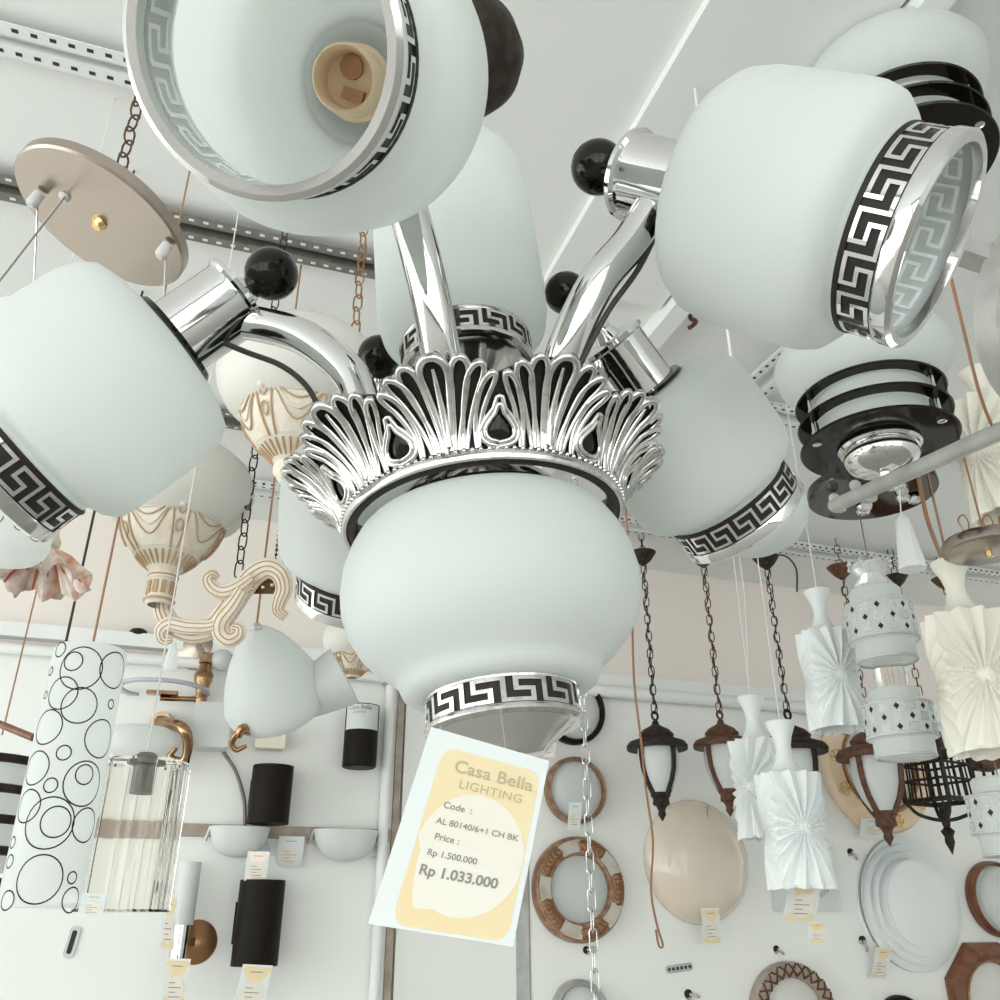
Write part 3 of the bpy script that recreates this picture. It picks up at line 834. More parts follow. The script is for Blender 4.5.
for cq in CIR:
    cx, cy, r = cq[:3]; ex = cq[3] if len(cq) > 3 else 1.0
    X = cx / 4; Y = 600 + cy / 4
    t = (Y - 640) / (905 - 640); xc = 95 + (45 - 95) * t; hw = 34 + 5 * t
    u = max(-0.92, min(0.92, (X - xc) / hw)); s0 = math.asin(u) * R8
    circle_on(mb, M8, R8, s0, H8 * (1 - t) , r / 4 * 1.18 / FPX * (1.03), 0.0008, 1, 1.06 if ex == 1.0 else 1.1)
build('printed_glass', mb, ['opal', 'ring_line'], th)
cord(th, [T8 + UZ * -0.004, at_ceiling(T8)], 0.0018, 'brown_cord')
T8b = P(8, 500, 1.30)
th = thing('printed_pendant', 'short white glass shade printed with thin black circles, above the ruffled lamp', 'pendant lamp', T8b)
lo = up_to(T8b, 552); h = T8b.z - lo.z; Mb = upM(lo, f8); Rb = 0.070
mb = MB(); mb.lathe([(0, -0.012), (0.040, -0.010), (0.058, -0.004), (Rb - 0.003, 0.006), (Rb, 0.018), (Rb, h), (Rb - 0.02, h + 0.004), (0.01, h + 0.004)], Mb, 56, 0)
for s0, z0, r in ((0.022, 0.058, 0.020), (0.052, 0.046, 0.012), (0.056, 0.020, 0.012), (-0.01, 0.03, 0.018), (0.030, 0.022, 0.007), (-0.03, 0.06, 0.014), (-0.045, 0.026, 0.016)): circle_on(mb, Mb, Rb, s0, z0, r, 0.0007, 1)
build('printed_glass', mb, ['opal', 'ring_line'], th)
cord(th, [T8b + UZ * 0.004, at_ceiling(T8b)], 0.0014)

# barred lantern at the left edge
a = P(26, 752, 1.62); cB = P(-22, 812, 1.62)
th = thing('barred_lamp', 'white glass lamp in dark horizontal bars, cut off by the left edge', 'pendant lamp', cB)
top = V((cB.x, cB.y, a.z)); lowz = up_to(cB, 872).z
part(th, 'glass_cylinder', [(0.0, lowz - cB.z), (0.070, lowz - cB.z), (0.072, top.z - cB.z - 0.01), (0.05, top.z - cB.z), (0, top.z - cB.z)], upM(cB), 'opal', 40)
for i in range(5):
    z = top.z - 0.012 - 0.052 * i
    mb = MB(); q = [V((cB.x + 0.086 * math.cos(2 * PI * k / 36), cB.y + 0.086 * math.sin(2 * PI * k / 36), z)) for k in range(36)]
    mb.tube(q, 0.008, 8, closed=True); build('bar', mb, 'black_iron', th)
for k in (0.35, 1.9, 3.5, 5.0):
    mb = MB(); e = V((cB.x + 0.084 * math.cos(k), cB.y + 0.084 * math.sin(k), 0)); mb.tube([e + UZ * (top.z - 0.01), e + UZ * (top.z - 0.225)], 0.003, 8); build('upright', mb, 'dark_cable', th)
e = V((cB.x + 0.084 * math.cos(0.35), cB.y + 0.084 * math.sin(0.35), top.z - 0.012))
cord(th, [e, at_ceiling(e)], 0.0030, 'dark_cable')
mb = MB(); mb.tube([P(-20, 716, 1.75), P(34, 738, 1.66)], 0.007, 10); cj = mb
build('arm_rod', mb, 'wood_brown', th)

# clear glass cylinder pendant
T13 = P(146, 762, 1.20); lo = up_to(T13, 912); h = T13.z - lo.z
th = thing('clear_glass_pendant', 'clear rippled glass cylinder pendant with dark lamp holder, right of the circle printed tube', 'pendant lamp', T13)
mb = MB(); vs = []; fs = []; NS = 72
for j, (l, z) in enumerate(((0, 0), (0, h * 0.5), (0, h - 0.004), (-0.004, h), (-0.0045, h - 0.004), (-0.003, h * 0.5), (-0.003, 0.003))):
    for i in range(NS):
        a_ = 2 * PI * i / NS; r = 0.0577 + l + 0.0012 * math.sin(18 * a_) + 0.0008 * math.sin(31 * a_)
        vs.append(upM(lo) @ V((r * math.cos(a_), r * math.sin(a_), z)))
for j in range(6):
    for i in range(NS): fs.append([j * NS + i, j * NS + (i + 1) % NS, (j + 1) * NS + (i + 1) % NS, (j + 1) * NS + i])
fs += [[6 * NS + i, 6 * NS + (i + 1) % NS, (i + 1) % NS, i] for i in range(NS)]
mb.add(vs, fs, 0)
build('glass_cylinder', mb, 'clear_glass', th)
hd = part(th, 'lamp_holder', [(0, 0.012), (0.010, 0.012), (0.026, 0.0), (0.026, -0.004), (0.015, -0.006), (0.015, -0.042), (0, -0.042)], upM(T13), 'rail_grey', 28)
for k in range(3):
    mb = MB(); t = 2 * PI * k / 3; mb.tube([T13, T13 + V((0.055 * math.cos(t), 0.055 * math.sin(t), -0.004))], 0.0016, 6); build('spider_arm', mb, 'steel_chain', hd)
cord(th, [T13 + UZ * 0.01, at_ceiling(T13)], 0.0012)

# two-shade lily lamp
apex = P(256, 630, 1.70)
th = thing('lily_lamp', 'white glass lily lamp with two shades on a curled brass arm, below the gilt scroll', 'pendant lamp', apex)
axd = cam_dir(0.10, -0.97, -0.10)
mb = MB(); Ml = fr(apex, cam_dir(0.16, -0.90, 0.34))
glass_shell(mb, [(0.008, -0.004), (0.026, 0.004), (0.048, 0.028), (0.070, 0.064), (0.088, 0.104), (0.098, 0.134), (0.103, 0.156), (0.099, 0.174), (0.086, 0.188)], Ml)
sh = build('glass_shade', mb, 'opal', th)
mb = MB(); glass_shell(mb, [(0.008, 0.0), (0.022, 0.012), (0.036, 0.040), (0.046, 0.080), (0.054, 0.115), (0.062, 0.160)], fr(P(272, 716, 1.74), cam_dir(0.86, 0.46, 0.22)))
build('glass_shade', mb, 'opal_clear', th)
mb = MB()
q = bez([P(275, 726, 1.72), P(256, 731, 1.69), P(240, 732, 1.66), P(232, 742, 1.66), P(236, 750, 1.66), (P(246, 746, 1.66))], 30)
mb.tube(q, [0.009 - 0.005 * i / (len(q) - 1) for i in range(len(q))], 10)
mb.tube(bez([P(256, 731, 1.69), P(243, 728, 1.66), P(238, 736, 1.66)], 12), 0.008, 8)
build('brass_arm', mb, 'brass', th)
cord(th, [apex, at_ceiling(apex)], 0.0022, 'brown_cord')
mb = MB(); mb.sphere(apex - UZ * -0.004, 0.011, 0, 16); build('crystal_knob', mb, 'crystal', th)
# two beaded strings
for i, (px, dx) in enumerate(((274, 0), (282, 6))):
    a = P(px, 572, 1.95); b = at_ceiling(a)
    mb = MB(); nb = 60
    for k in range(nb): mb.sphere(a.lerp(b, (k + 0.5) / nb), 0.0036, 0, 6)
    mb.tube([a, b], 0.0012, 5)
    tag(build('beaded_string', mb, 'dark_cable'), ('thin dark beaded string, the left one of two beside the small left rear shade', 'thin dark beaded string, the right one of two beside the small left rear shade')[i], 'string', 'beaded strings')

# ------------------------------------------------------------------ wall things on the left
def wz(px, py): return zof(W(px, py, BO))
def wallbox(nm, x0, y0, x1, y1, t, m, label, cat, bev=0.0, group=None):
    a = W((x0 + x1) / 2, (y0 + y1) / 2, BO + t / 2); z = zof(a)
    w = abs(wa(W(x1, (y0 + y1) / 2, BO)) - wa(W(x0, (y0 + y1) / 2, BO))); h = abs(W((x0 + x1) / 2, y0, BO).z - W((x0 + x1) / 2, y1, BO).z)
    mb = MB(); mb.box(wallM(a), w, h, t, 0, bev); return tag(build(nm, mb, m), label, cat, group)
# brass candle sconce with lilac ring
e = W(207, 655, 0.10)
th = thing('ring_arm_sconce', 'brass column wall lamp with a thin lilac glass ring, below the gilt scroll', 'wall lamp', e)
b2 = up_to(e, 703); hc = e.z - b2.z
Mc = upM(b2)
mb = MB(); mb.lathe([(0, 0), (0.018, 0.0), (0.022, 0.012), (0.018, 0.03), (0.022, 0.05), (0.030, 0.075), (0.032, 0.095), (0.022, 0.115), (0.018, 0.14), (0.024, hc - 0.03), (0.020, hc), (0, hc + 0.01)], Mc, 24)
build('brass_column', mb, 'brass', th)
mb = MB(); dM = fr(W(198, 646, BO), NW, UZ); mb.lathe([(0, 0.03), (0.03, 0.028), (0.085, 0.006), (0.088, 0.0)], dM, 32); mb.tube([W(198, 646, BO + 0.02), e - UZ * 0.02], 0.012, 10); build('wall_plate', mb, 'nickel', th)
rc = P(163, 690, zof(b2) - 0.05)
mb = MB(); Mr = upM(rc); mb.lathe([(0.128, -0.004), (0.150, -0.004), (0.150, 0.006), (0.128, 0.006), (0.128, -0.004)], Mr, 48); build('glass_ring', mb, 'lilac_glass', th)
mb = MB(); mb.tube([P(160, 698, zof(rc)), b2 + UZ * 0.012], 0.009, 10); mb.box(upM(rc + V((0.0, 0, -0.01)), 0.2), 0.10, 0.03, 0.012, 0, 0.005); build('ring_arm', mb, 'brass', th)
mb = MB(); q = W(222, 660, 0.10); mb.sphere(q, 0.038, 0, 20); mb.tube([q, e - UZ * 0.01], 0.01, 8); build('glass_ball', mb, 'crystal', th)
# oval sconce
e = W(147, 741, 0.14)
th = thing('oval_sconce', 'white oval glass wall lamp on a curled brass bracket, above the clear glass pendant', 'wall lamp', e)
Mo = fr(e, AW, UZ) @ Matrix.Diagonal((0.62, 0.75, 1.0, 1.0))
mb = MB(); mb.lathe([(0.0, -0.12), (0.05, -0.118), (0.074, -0.10), (0.084, -0.05), (0.086, 0.0), (0.074, 0.05), (0.045, 0.09), (0.0, 0.115)], Mo, 40); build('glass_shade', mb, 'opal', th)
zz = zof(e)
mb = MB(); q = bez([W(160, 722, 0.06), P(182, 728, zz), P(188, 742, zz), P(184, 760, zz), P(170, 757, zz), P(176, 748, zz)], 30); mb.tube(q, [0.022 - 0.014 * i / (len(q) - 1) for i in range(len(q))], 10)
mb.tube([W(166, 724, BO), W(160, 722, 0.07)], 0.035, 16); mb.tube(bez([P(186, 738, zz), P(187, 756, zz), P(182, 770, zz), P(174, 764, zz)], 16), 0.012, 8)
build('brass_bracket', mb, 'brass', th)
# small glass box sconces
def boxlamp(nm, x0, y0, x1, y1, d, m, label, bm_='white_paint'):
    a = W((x0 + x1) / 2, (y0 + y1) / 2, BO + 0.02 + d / 2)
    w = abs(wa(W(x1, y0, BO)) - wa(W(x0, y0, BO))) * 0.92; h = abs(W(x0, y0, BO).z - W(x0, y1, BO).z) * 0.95
    th = thing(nm, label, 'wall lamp', a)
    mb = MB(); mb.box(wallM(a), w, h, d, 0, 0.008); build('glass_box', mb, m, th)
    mb = MB(); mb.box(wallM(a - NW * (d / 2 + 0.01)), w * 0.7, h * 0.7, 0.02); build('back_plate', mb, bm_, th)
    return th
th = boxlamp('box_sconce', 191, 704, 231, 750, 0.10, 'opal_grey', 'pale grey glass box wall lamp right of the oval lamp')
q = bez([W(222, 750, 0.06), W(236, 772, 0.06), W(244, 800, 0.05), W(245, 826, 0.05)], 20); mb = MB(); mb.tube(q, 0.006, 8); build('loose_cable', mb, 'rail_grey', th)
boxlamp('box_sconce', 254, 727, 286, 750, 0.06, 'cream_gold', 'small cream box wall lamp right of the brass hook of the lily lamp')
# black lamps
def cyl_sconce(nm, x0, x1, y0, y1, label, half=False, lab=False, group='black cylinder wall lamps'):
    xm = (x0 + x1) / 2; bot = W(xm, y1, 0.12); R_ = msz((x1 - x0) / 2, zof(bot)) * 1.0
    h = W(xm, y0, 0.12).z - bot.z
    th = thing(nm, label, 'wall lamp', bot, group)
    M = upM(bot)
    mb = MB()
    if lab:
        mb.lathe([(0, 0.0), (R_ * 0.9, 0.0), (R_, 0.006), (R_, h), (R_ - 0.006, h), (R_ - 0.006, h - 0.03), (0, h - 0.03)], M, 48, 0)
    else:
        mb.lathe([(0, 0.0), (R_, 0.0), (R_, h), (R_ - 0.006, h), (R_ - 0.006, h - 0.03), (0, h - 0.03)], M, 48, 0)
    b = build('cylinder_body', mb, 'black_satin', th)
    mb = MB(); pc_ = W(xm - 1, (y0 + y1) / 2 + (14 if lab else 0), BO + 0.01); mb.box(wallM(pc_), R_ * 1.7, h * (0.55 if lab else 0.5), 0.02)
    mb.bar(pc_, bot + UZ * (h * 0.5), 0.03); build('back_plate', mb, 'black_satin', th)
    if lab:
        f = math.atan2(C0.y - bot.y, C0.x - bot.x); Mf = upM(bot, f)
        mb = MB(); vs = []; fs = []; n_ = 12
        for i in range(n_ + 1):
            a_ = -1.15 + 2.3 * i / n_
            for z in (h * 0.58, h * 0.985): vs.append(Mf @ V(((R_ + 0.0008) * math.cos(a_), (R_ + 0.0008) * math.sin(a_), z)))
        fs = [[2 * i, 2 * i + 2, 2 * i + 3, 2 * i + 1] for i in range(n_)]
        mb.add(vs, fs, 0)
        for body, sz, u, v in (('Casa Bella', 0.020, -0.052, 0.90), ('LIGHTING', 0.010, -0.035, 0.835)):
            m2 = MB(); text_mb(body, sz, Matrix.Identity(4), m2)
            mb.add([Mf @ V(((R_ + 0.0014) * math.cos((u + p.x) / R_), (R_ + 0.0014) * math.sin((u + p.x) / R_), h * v + p.y)) for p in m2.v], m2.f, 1)
        build('paper_label', mb, ['paper', 'ink_grey'], b, angle=60)
    return th
cyl_sconce('cylinder_sconce', 342, 376, 706, 768, 'black cylinder wall lamp with white paper label round its top', lab=True)
cyl_sconce('cylinder_sconce', 247, 288, 766, 824, 'squat plain black cylinder wall lamp just above the wooden strip')
th = cyl_sconce('cylinder_sconce', 231, 277, 880, 966, 'long black cylinder wall lamp below the white boat shaped lamps')
# boat lamps
for x0, x1, y0, y1, lb in ((211, 270, 826, 856, 'white boat shaped glass wall lamp under the strip, the left of two'), (314, 379, 829, 860, 'white boat shaped glass wall lamp under the strip, the right of two')):
    xm = (x0 + x1) / 2; a = W(xm, y0 + 1, 0.09); hw = msz((x1 - x0) / 2, zof(a)); hh = msz(y1 - y0, zof(a)) * 0.95
    th = thing('boat_sconce', lb, 'wall lamp', a, 'white boat shaped wall lamps')
    Mo = wallM(a); mb = MB(); vs = []; fs = []; NX = 20; NY = 10
    for i in range(NX + 1):
        u = -1 + 2 * i / NX
        for j in range(NY + 1):
            t = PI * j / NY
            e_ = (1 - abs(u) ** 2.6) ** 0.6 if abs(u) < 1 else 0.0
            vs.append(Mo @ V((hw * u, -hh * e_ * math.sin(t) ** 0.8, 0.05 * e_ * math.cos(t))))
    for i in range(NX):
        for j in range(NY): fs.append([i * 11 + j, (i + 1) * 11 + j, (i + 1) * 11 + j + 1, i * 11 + j + 1])
    for i in range(NX): fs.append([i * 11, i * 11 + 10, (i + 1) * 11 + 10, (i + 1) * 11])
    mb.add(vs, fs, 0); build('glass_shade', mb, 'opal_grey', th)
    mb = MB()
    mb.tube([Mo @ V((hw * 0.78, 0.004, -0.02)), Mo @ V((hw * 1.08, -hh * 0.75, -0.03)), Mo @ V((hw * 0.9, -hh * 0.85, -0.035))], 0.0035, 8)
    mb.tube([Mo @ V((-hw * 0.95, 0.0, -0.02)), Mo @ V((-hw * 1.08, -hh * 0.45, -0.03))], 0.006, 8)
    mb.box(wallM(a - NW * 0.035 - UZ * 0.03), hw * 1.2, 0.05, 0.05)
    build('wire_clip', mb, 'galvanised', th)
# frosted tube lamp on a chrome arm
e = W(186, 895, 0.10)
th = thing('tube_sconce', 'frosted glass tube wall lamp on a chrome bracket with brown disc, bottom left', 'wall lamp', e)
R_ = msz(11, zof(e)); tz = W(186, 862, 0.10).z; bz = W(186, 925, 0.10).z
part(th, 'glass_tube', [(0, bz - e.z), (R_, bz - e.z), (R_, tz - e.z), (R_ - 0.004, tz - e.z), (R_ - 0.004, bz - e.z + 0.004)], upM(e), 'opal_grey', 32)
b2 = W(183, 958, 0.10)
part(th, 'chrome_stem', [(0, b2.z - e.z), (R_ * 0.75, b2.z - e.z), (R_ * 0.75, bz - e.z), (0, bz - e.z)], upM(e), 'chrome', 24)
mb = MB(); mb.lathe([(0, 0.03), (0.02, 0.028), (0.062, 0.006), (0.064, 0)], fr(W(196, 942, BO), NW, UZ), 32); mb.bar(W(196, 942, BO), (e + b2) / 2 + (b2 - e) * 0.25, 0.022); build('wall_disc', mb, 'copper', th)

# papers and small tags on the left
def wcard(x0, y0, x1, y1, sl, label, off=0.02, grp=None, z=None, colp='print_yellow', string=None, base=None):
    zz = z or zof(W((x0 + x1) / 2, (y0 + y1) / 2, BO + off))
    return price_tag('price_tag', P(x0 + sl, y0, zz), P(x1 + sl, y0 + sl * 0.3, zz), P(x0 - sl, y1, zz - 0.01), P(x1 - sl, y1 + sl * 0.3, zz - 0.01), label, simple=True, curl=0.03, group=grp, colp=colp)
G = 'small price tags'
wcard(277, 836, 303, 867, 2, 'white paper tag with faint print between the two boat shaped lamps', colp='paper', grp=G)
wcard(246, 851, 268, 881, 2, 'pinkish paper tag on top of the long black cylinder lamp', grp=G, colp='print_pink', off=0.15)
wcard(162, 896, 176, 950, 2, 'narrow yellow price tag hanging on the frosted tube lamp', grp=G, z=wz(168, 920) - 0.22)
wcard(163, 958, 188, 1006, 3, 'yellow price tag at the bottom edge under the frosted tube lamp', grp=G, z=wz(175, 980) - 0.20)
wcard(238, 964, 268, 1010, 5, 'yellow price tag hanging from the foot of the long black cylinder lamp', grp=G, z=wz(250, 985) - 0.22)
wcard(80, 893, 105, 917, 3, 'plain white paper tag at the foot of the clear glass pendant', grp=G, z=1.04, colp='paper')
a = W(72, 942, BO)
mb = MB(); o = rrect(0.030, 0.088, 0.014); mb.prism(o, wallM(a) @ Matrix.Rotation(-0.12, 4, 'Z'), -0.004, 0.006, 0); mb.prism(rrect(0.014, 0.064, 0.006), wallM(a) @ Matrix.Rotation(-0.12, 4, 'Z'), 0.006, 0.0075, 1)
tag(build('slotted_clip', mb, ['galvanised', 'hole_dark']), 'small slotted metal strip screwed to the white board, bottom left', 'clip')
# long brown cord and dark plug over the trunking
a = P(2, 735, 1.9); mb = MB(); mb.tube([a, at_ceiling(a)], 0.002, 6); tag(build('hanging_cord', mb, 'brown_cord'), 'brown cord running down the left edge past the ruffled lamp', 'cord')
a = W(138, 634, 0.03)
mb = MB(); mb.sphere(a + UZ * 0.005, 0.03, 0, 14, 0.5); tag(build('rubber_plug', mb, 'black_iron'), 'dark rubber plug lying on the wall trunking left of the gilt scroll', 'plug')

# ================================================================== RIGHT HALF
# dark dome lamp behind the nearest shade
c = P(464, 56, 1.05)
th = thing('dome_lamp', 'dark brown glossy dome lamp close to the ceiling, behind the nearest glass shade', 'pendant lamp', c)
r = msz(60, 1.05)
part(th, 'dome_shade', [(0.0, -r), (r * 0.38, -r * 0.925), (r * 0.7, -r * 0.714), (r * 0.92, -r * 0.39), (r, 0), (r * 0.9, r * 0.44), (r * 0.5, r * 0.8), (0, r * 0.9)], upM(c), 'black_iron', 48)
mb = MB(); mb.tube([c + UZ * r * 0.85, at_ceiling(c)], 0.006, 10); build('stem', mb, 'black_iron', th)

# lamps with three black rings
def ring_lamp(c, s, label, spacing=0.048):
    th = thing('ring_pendant', label, 'pendant lamp', c, 'lamps with three black rings')
    M = upM(c, 0.5) @ Matrix.Scale(s, 4)
    mb = MB(); mb.lathe([(0, -0.003), (0.138, -0.003), (0.140, 0.0), (0.138, 0.003), (0, 0.003)], M, 72); low = build('black_disc', mb, 'black_gloss', th)
    for i in (1, 2):
        z = spacing * i; mb = MB(); R_ = 0.138 - 0.002 * i
        mb.lathe([(0.112, z - 0.003), (R_, z - 0.003), (R_ + 0.002, z), (R_, z + 0.003), (0.112, z + 0.003), (0.112, z - 0.003)], M, 72); build('black_ring', mb, 'black_gloss', th)
    for k in range(3):
        a = 2 * PI * k / 3 + 2.75; mb = MB()
        p = V((0.121 * math.cos(a), 0.121 * math.sin(a), 0)); mb.tube([M @ (p + UZ * -0.008), M @ (p + UZ * (spacing * 2 + 0.02))], 0.0042 * s, 10)
        mb.lathe([(0, -0.009), (0.008, -0.007), (0.008, -0.003)], M @ Matrix.Translation(p), 16); build('chrome_rod', mb, 'chrome', th)
    mb = MB()
    mb.lathe([(0.070, -0.003), (0.074, -0.008), (0.070, -0.013), (0.060, -0.014), (0.066, -0.020), (0.067, -0.030), (0.058, -0.044), (0.040, -0.054), (0.018, -0.058), (0.012, -0.060), (0.010, -0.070), (0.012, -0.073), (0.007, -0.082), (0, -0.083)], M, 56)
    build('chrome_dome', mb, 'chrome', th)
    z = 2 * spacing
    mb = MB(); glass_shell(mb, [(0.094, 0.004), (0.096, z * 0.5), (0.100, z), (0.118, z + 0.012), (0.140, z + 0.034), (0.158, z + 0.060), (0.164, z + 0.090), (0.150, z + 0.118), (0.10, z + 0.135), (0.03, z + 0.14)], M); build('glass_bowl', mb, 'opal', th)
    mb = MB(); mb.tube([M @ V((0, 0, z + 0.13)), at_ceiling(c)], 0.008 * s, 12); mb.lathe([(0, -0.02), (0.05, -0.015), (0.055, 0)], upM(at_ceiling(c)), 32); build('stem', mb, 'chrome', th)
ring_lamp(P(879, 445, 1.6), 0.98, 'pendant with white bowl, three black rings and chrome dome, right of centre')
ring_lamp(P(910, 168, 1.5), 0.98, 'pendant with white bowl and three black rings in the top right corner')

# canopy of black mirror glass with crystals
c = P(872, 494, 2.0)
th = thing('mirror_canopy', 'round black mirror canopy with chrome fittings and crystals, under the lamp with three black rings', 'pendant lamp', c)
M = upM(c)
part(th, 'mirror_disc', [(0, -0.003), (0.138, -0.003), (0.140, 0), (0.138, 0.02), (0, 0.02)], M, 'mirror_black', 64)
rnd = random.Random(3)
for i in range(7):
    a = rnd.uniform(0, 2 * PI); q = rnd.uniform(0.03, 0.11); p = c + V((q * math.cos(a), q * math.sin(a), -0.003))
    part(th, 'chrome_boss', [(0.012, 0.0), (0.016, -0.006), (0.012, -0.014), (0, -0.016)], upM(p), 'chrome', 16)
for i in range(7):
    a = rnd.uniform(0, 2 * PI); q = rnd.uniform(0.02, 0.12); p = c + V((q * math.cos(a), q * math.sin(a), -0.018))
    mb = MB(); mb.sphere(p, 0.013, 0, 10); mb.tube([p + UZ * 0.012, p + UZ * 0.0175], 0.001, 5); build('crystal_bead', mb, 'crystal', th)
mb = MB(); mb.tube([c + UZ * 0.015, at_ceiling(c)], 0.012, 12); build('stem', mb, 'chrome', th)

# pleated fan shades
def fan_pendant(top, h, R, neck, label, m='pleat_white', rot=0.35, fan0=0.0, cordm='white_cord', zc=0.5):
    # top = shoulder centre; neck = trumpet height
    th = thing('fan_pendant', label, 'pendant lamp', top, 'white glass pendants with moulded fans')
    f = math.atan2(C0.y - top.y, C0.x - top.x) + rot
    M = upM(top - UZ * h, f); mb = MB(); NA = 216; NZ = 72; vs = []; fs = []
    sp = 2 * PI * R / 3
    for j in range(NZ + 1):
        z = h * j / NZ
        for i in range(NA):
            a = 2 * PI * i / NA
            s_ = ((a * R + sp / 2) % sp) - sp / 2
            dz = z - h * zc
            t = math.atan2(dz, s_); d = math.hypot(s_, dz)
            w = (t / (2 * PI) * 20) % 1.0
            ridge = 1 - abs(2 * w - 1)
            amp = R * 0.25 * min(1.0, d / (R * 0.9)) ** 0.8
            edge = min(1.0, (sp / 2 - abs(s_)) / (sp * 0.08))
            r = R * 0.90 + amp * (ridge - 0.45) * (0.35 + 0.65 * edge)
            zz = z
            if j == 0: zz = z - amp * 0.25 * ridge
            if j == NZ: zz = z + amp * 0.10 * ridge
            vs.append(M @ V((r * math.cos(a), r * math.sin(a), zz)))
    for j in range(NZ):
        for i in range(NA): fs.append([j * NA + i, j * NA + (i + 1) % NA, (j + 1) * NA + (i + 1) % NA, (j + 1) * NA + i])
    mb.add(vs, fs, 0)
    mb.lathe([(R * 0.80, h), (R * 0.5, h + 0.006), (0.02, h + 0.008)], M, 48)
    mb.lathe([(R * 0.86, 0.004), (R * 0.84, h * 0.4), (R * 0.78, h)], M, 48)
    build('fan_shade', mb, m, th, angle=28)
    k = R / 0.068
    part(th, 'trumpet_neck', [(0.046 * k, 0.0), (0.033 * k, 0.010 * k), (0.022 * k, neck * 0.25), (0.0165 * k, neck * 0.45), (0.0165 * k, neck * 0.55), (0.021 * k, neck * 0.72), (0.033 * k, neck * 0.97), (0.032 * k, neck), (0, neck * 0.97)], upM(top), m, 40)
    cord(th, [top + UZ * neck * 0.97, at_ceiling(top)], 0.0016, cordm)
    return th
def fan_at(tx, ty, by, hw, nk, z, *a, **k):
    top = P(tx, ty, z); lo = up_to(top, by); ne = up_to(top, nk)
    return fan_pendant(top, top.z - lo.z, msz(hw, z) * 1.0, ne.z - top.z, *a, **k)
fan_at(824, 634, 729, 27, 591, 2.15, 'slim white fan moulded pendant left of the two tier checked pendant', rot=0.40)
fan_at(787, 775, 888, 31, 722, 2.10, 'front white fan moulded pendant with yellow price tag, below the slim one', rot=0.35)
fan_at(756, 742, 838, 28, 697, 2.45, 'white fan moulded pendant half hidden behind the front one', rot=-0.5)
fan_at(962, 618, 752, 38, 562, 1.74, 'large cream fan moulded pendant at the right edge under the brown disc', m='pleat_cream', rot=0.25, cordm='brown_cord')
fan_at(985, 405, 515, 36, 372, 1.98, 'cream fan moulded pendant behind the steel pole at the right edge', m='pleat_cream', rot=-0.6)

# checked pendants
def check_body(th, top, R, h, nm='checked_shade'):
    f = math.atan2(C0.y - top.y, C0.x - top.x); M = upM(top - UZ * h, f)
    mb = MB()
    mb.lathe([(0, 0.004), (R * .80, 0.004), (R * .83, 0.0), (R * .86, h * .03), (R * .86, h * .24), (R * .98, h * .27), (R, h * .30), (R, h * .74), (R * .98, h * .77), (R * .76, h * .80), (R * .76, h * .97), (R * .70, h), (0, h)], M, 56, 0)
    for z, q in ((h * .285, R), (h * .755, R), (h * .012, R * .845)): mb.lathe([(q - 0.002, z - h * .022), (q + 0.0022, z - h * .012), (q + 0.0022, z + h * .012), (q - 0.002, z + h * .022)], M, 56, 2)
    n = 16; b0 = h * .315; bh = h * .41
    def q4(s0, z0, w, hh, m, rot=False, l=0.0006):
        if rot: pts = [(s0 - w, z0), (s0, z0 - hh), (s0 + w, z0), (s0, z0 + hh)]
        else: pts = [(s0 - w, z0 - hh), (s0 + w, z0 - hh), (s0 + w, z0 + hh), (s0 - w, z0 + hh)]
        mb.add([on_cyl(M, R, s, z, l) for s, z in pts], [[0, 1, 2, 3]], m)
    P_ = 2 * PI * R / n
    for i in range(n):
        for j in range(3):
            s0 = P_ * i; z0 = b0 + bh * (0.14 + 0.36 * j)
            if (i + j) % 2: q4(s0, z0, P_ * .34, P_ * .34, 2, l=0.0008); q4(s0, z0, P_ * .25, P_ * .25, 0, l=0.0012)
            else: q4(s0, z0, P_ * .21, P_ * .26, 1, True, l=0.0009)
        q4(P_ * i, b0 + bh * .5, P_ * .022, bh * .5, 2, l=0.0004)
    return build(nm, mb, ['opal', 'print_line', 'print_light'], th)
def px_body(th, tx, ty, by, hw, z, **k):
    top = P(tx, ty, z); lo = up_to(top, by); check_body(th, top, msz(hw, z), top.z - lo.z, **k); return top, lo
t1 = P(872, 590, 2.0)
th = thing('two_tier_pendant', 'two tier white pendant with checked bands of squares and diamonds', 'pendant lamp', t1)
top1, lo1 = px_body(th, 874, 590, 662, 32, 2.0)
top2 = up_to(top1, 690); lo2 = up_to(top1, 758)
check_body(th, top2, msz(31, 2.0), top2.z - lo2.z)
part(th, 'glass_spacer', [(0.030, 0), (0.034, (lo1.z - top2.z) * 0.5), (0.030, lo1.z - top2.z + 0.003)], upM(top2), 'clear_glass', 32)
hh = up_to(top1, 566).z - top1.z
mb = MB(); mb.lathe([(0.050, 0), (0.036, hh * .35), (0.028, hh * .6), (0.045, hh), (0.0, hh * .9)], upM(top1), 10)
for k in range(8):
    a_ = 2 * PI * k / 8; b_ = top1 + V((0.045 * math.cos(a_), 0.045 * math.sin(a_), hh)); mb.lathe([(0, -0.006), (0.008, 0.0), (0, 0.016)], upM(b_), 6)
build('crystal_crown', mb, 'crystal', th, angle=10)
cord(th, [top1 + UZ * hh * 0.8, V((top1.x, top1.y, P(872, 494, 2.0).z - 0.004))], 0.0016, 'rail_grey')
t3 = P(998, 778, 2.0)
th = thing('checked_pendant', 'white pendant with checked band of squares and diamonds, cut off by the right edge', 'pendant lamp', t3)
px_body(th, 998, 778, 856, 34, 2.0)
cord(th, [t3, at_ceiling(t3)], 0.0016, 'rail_grey')

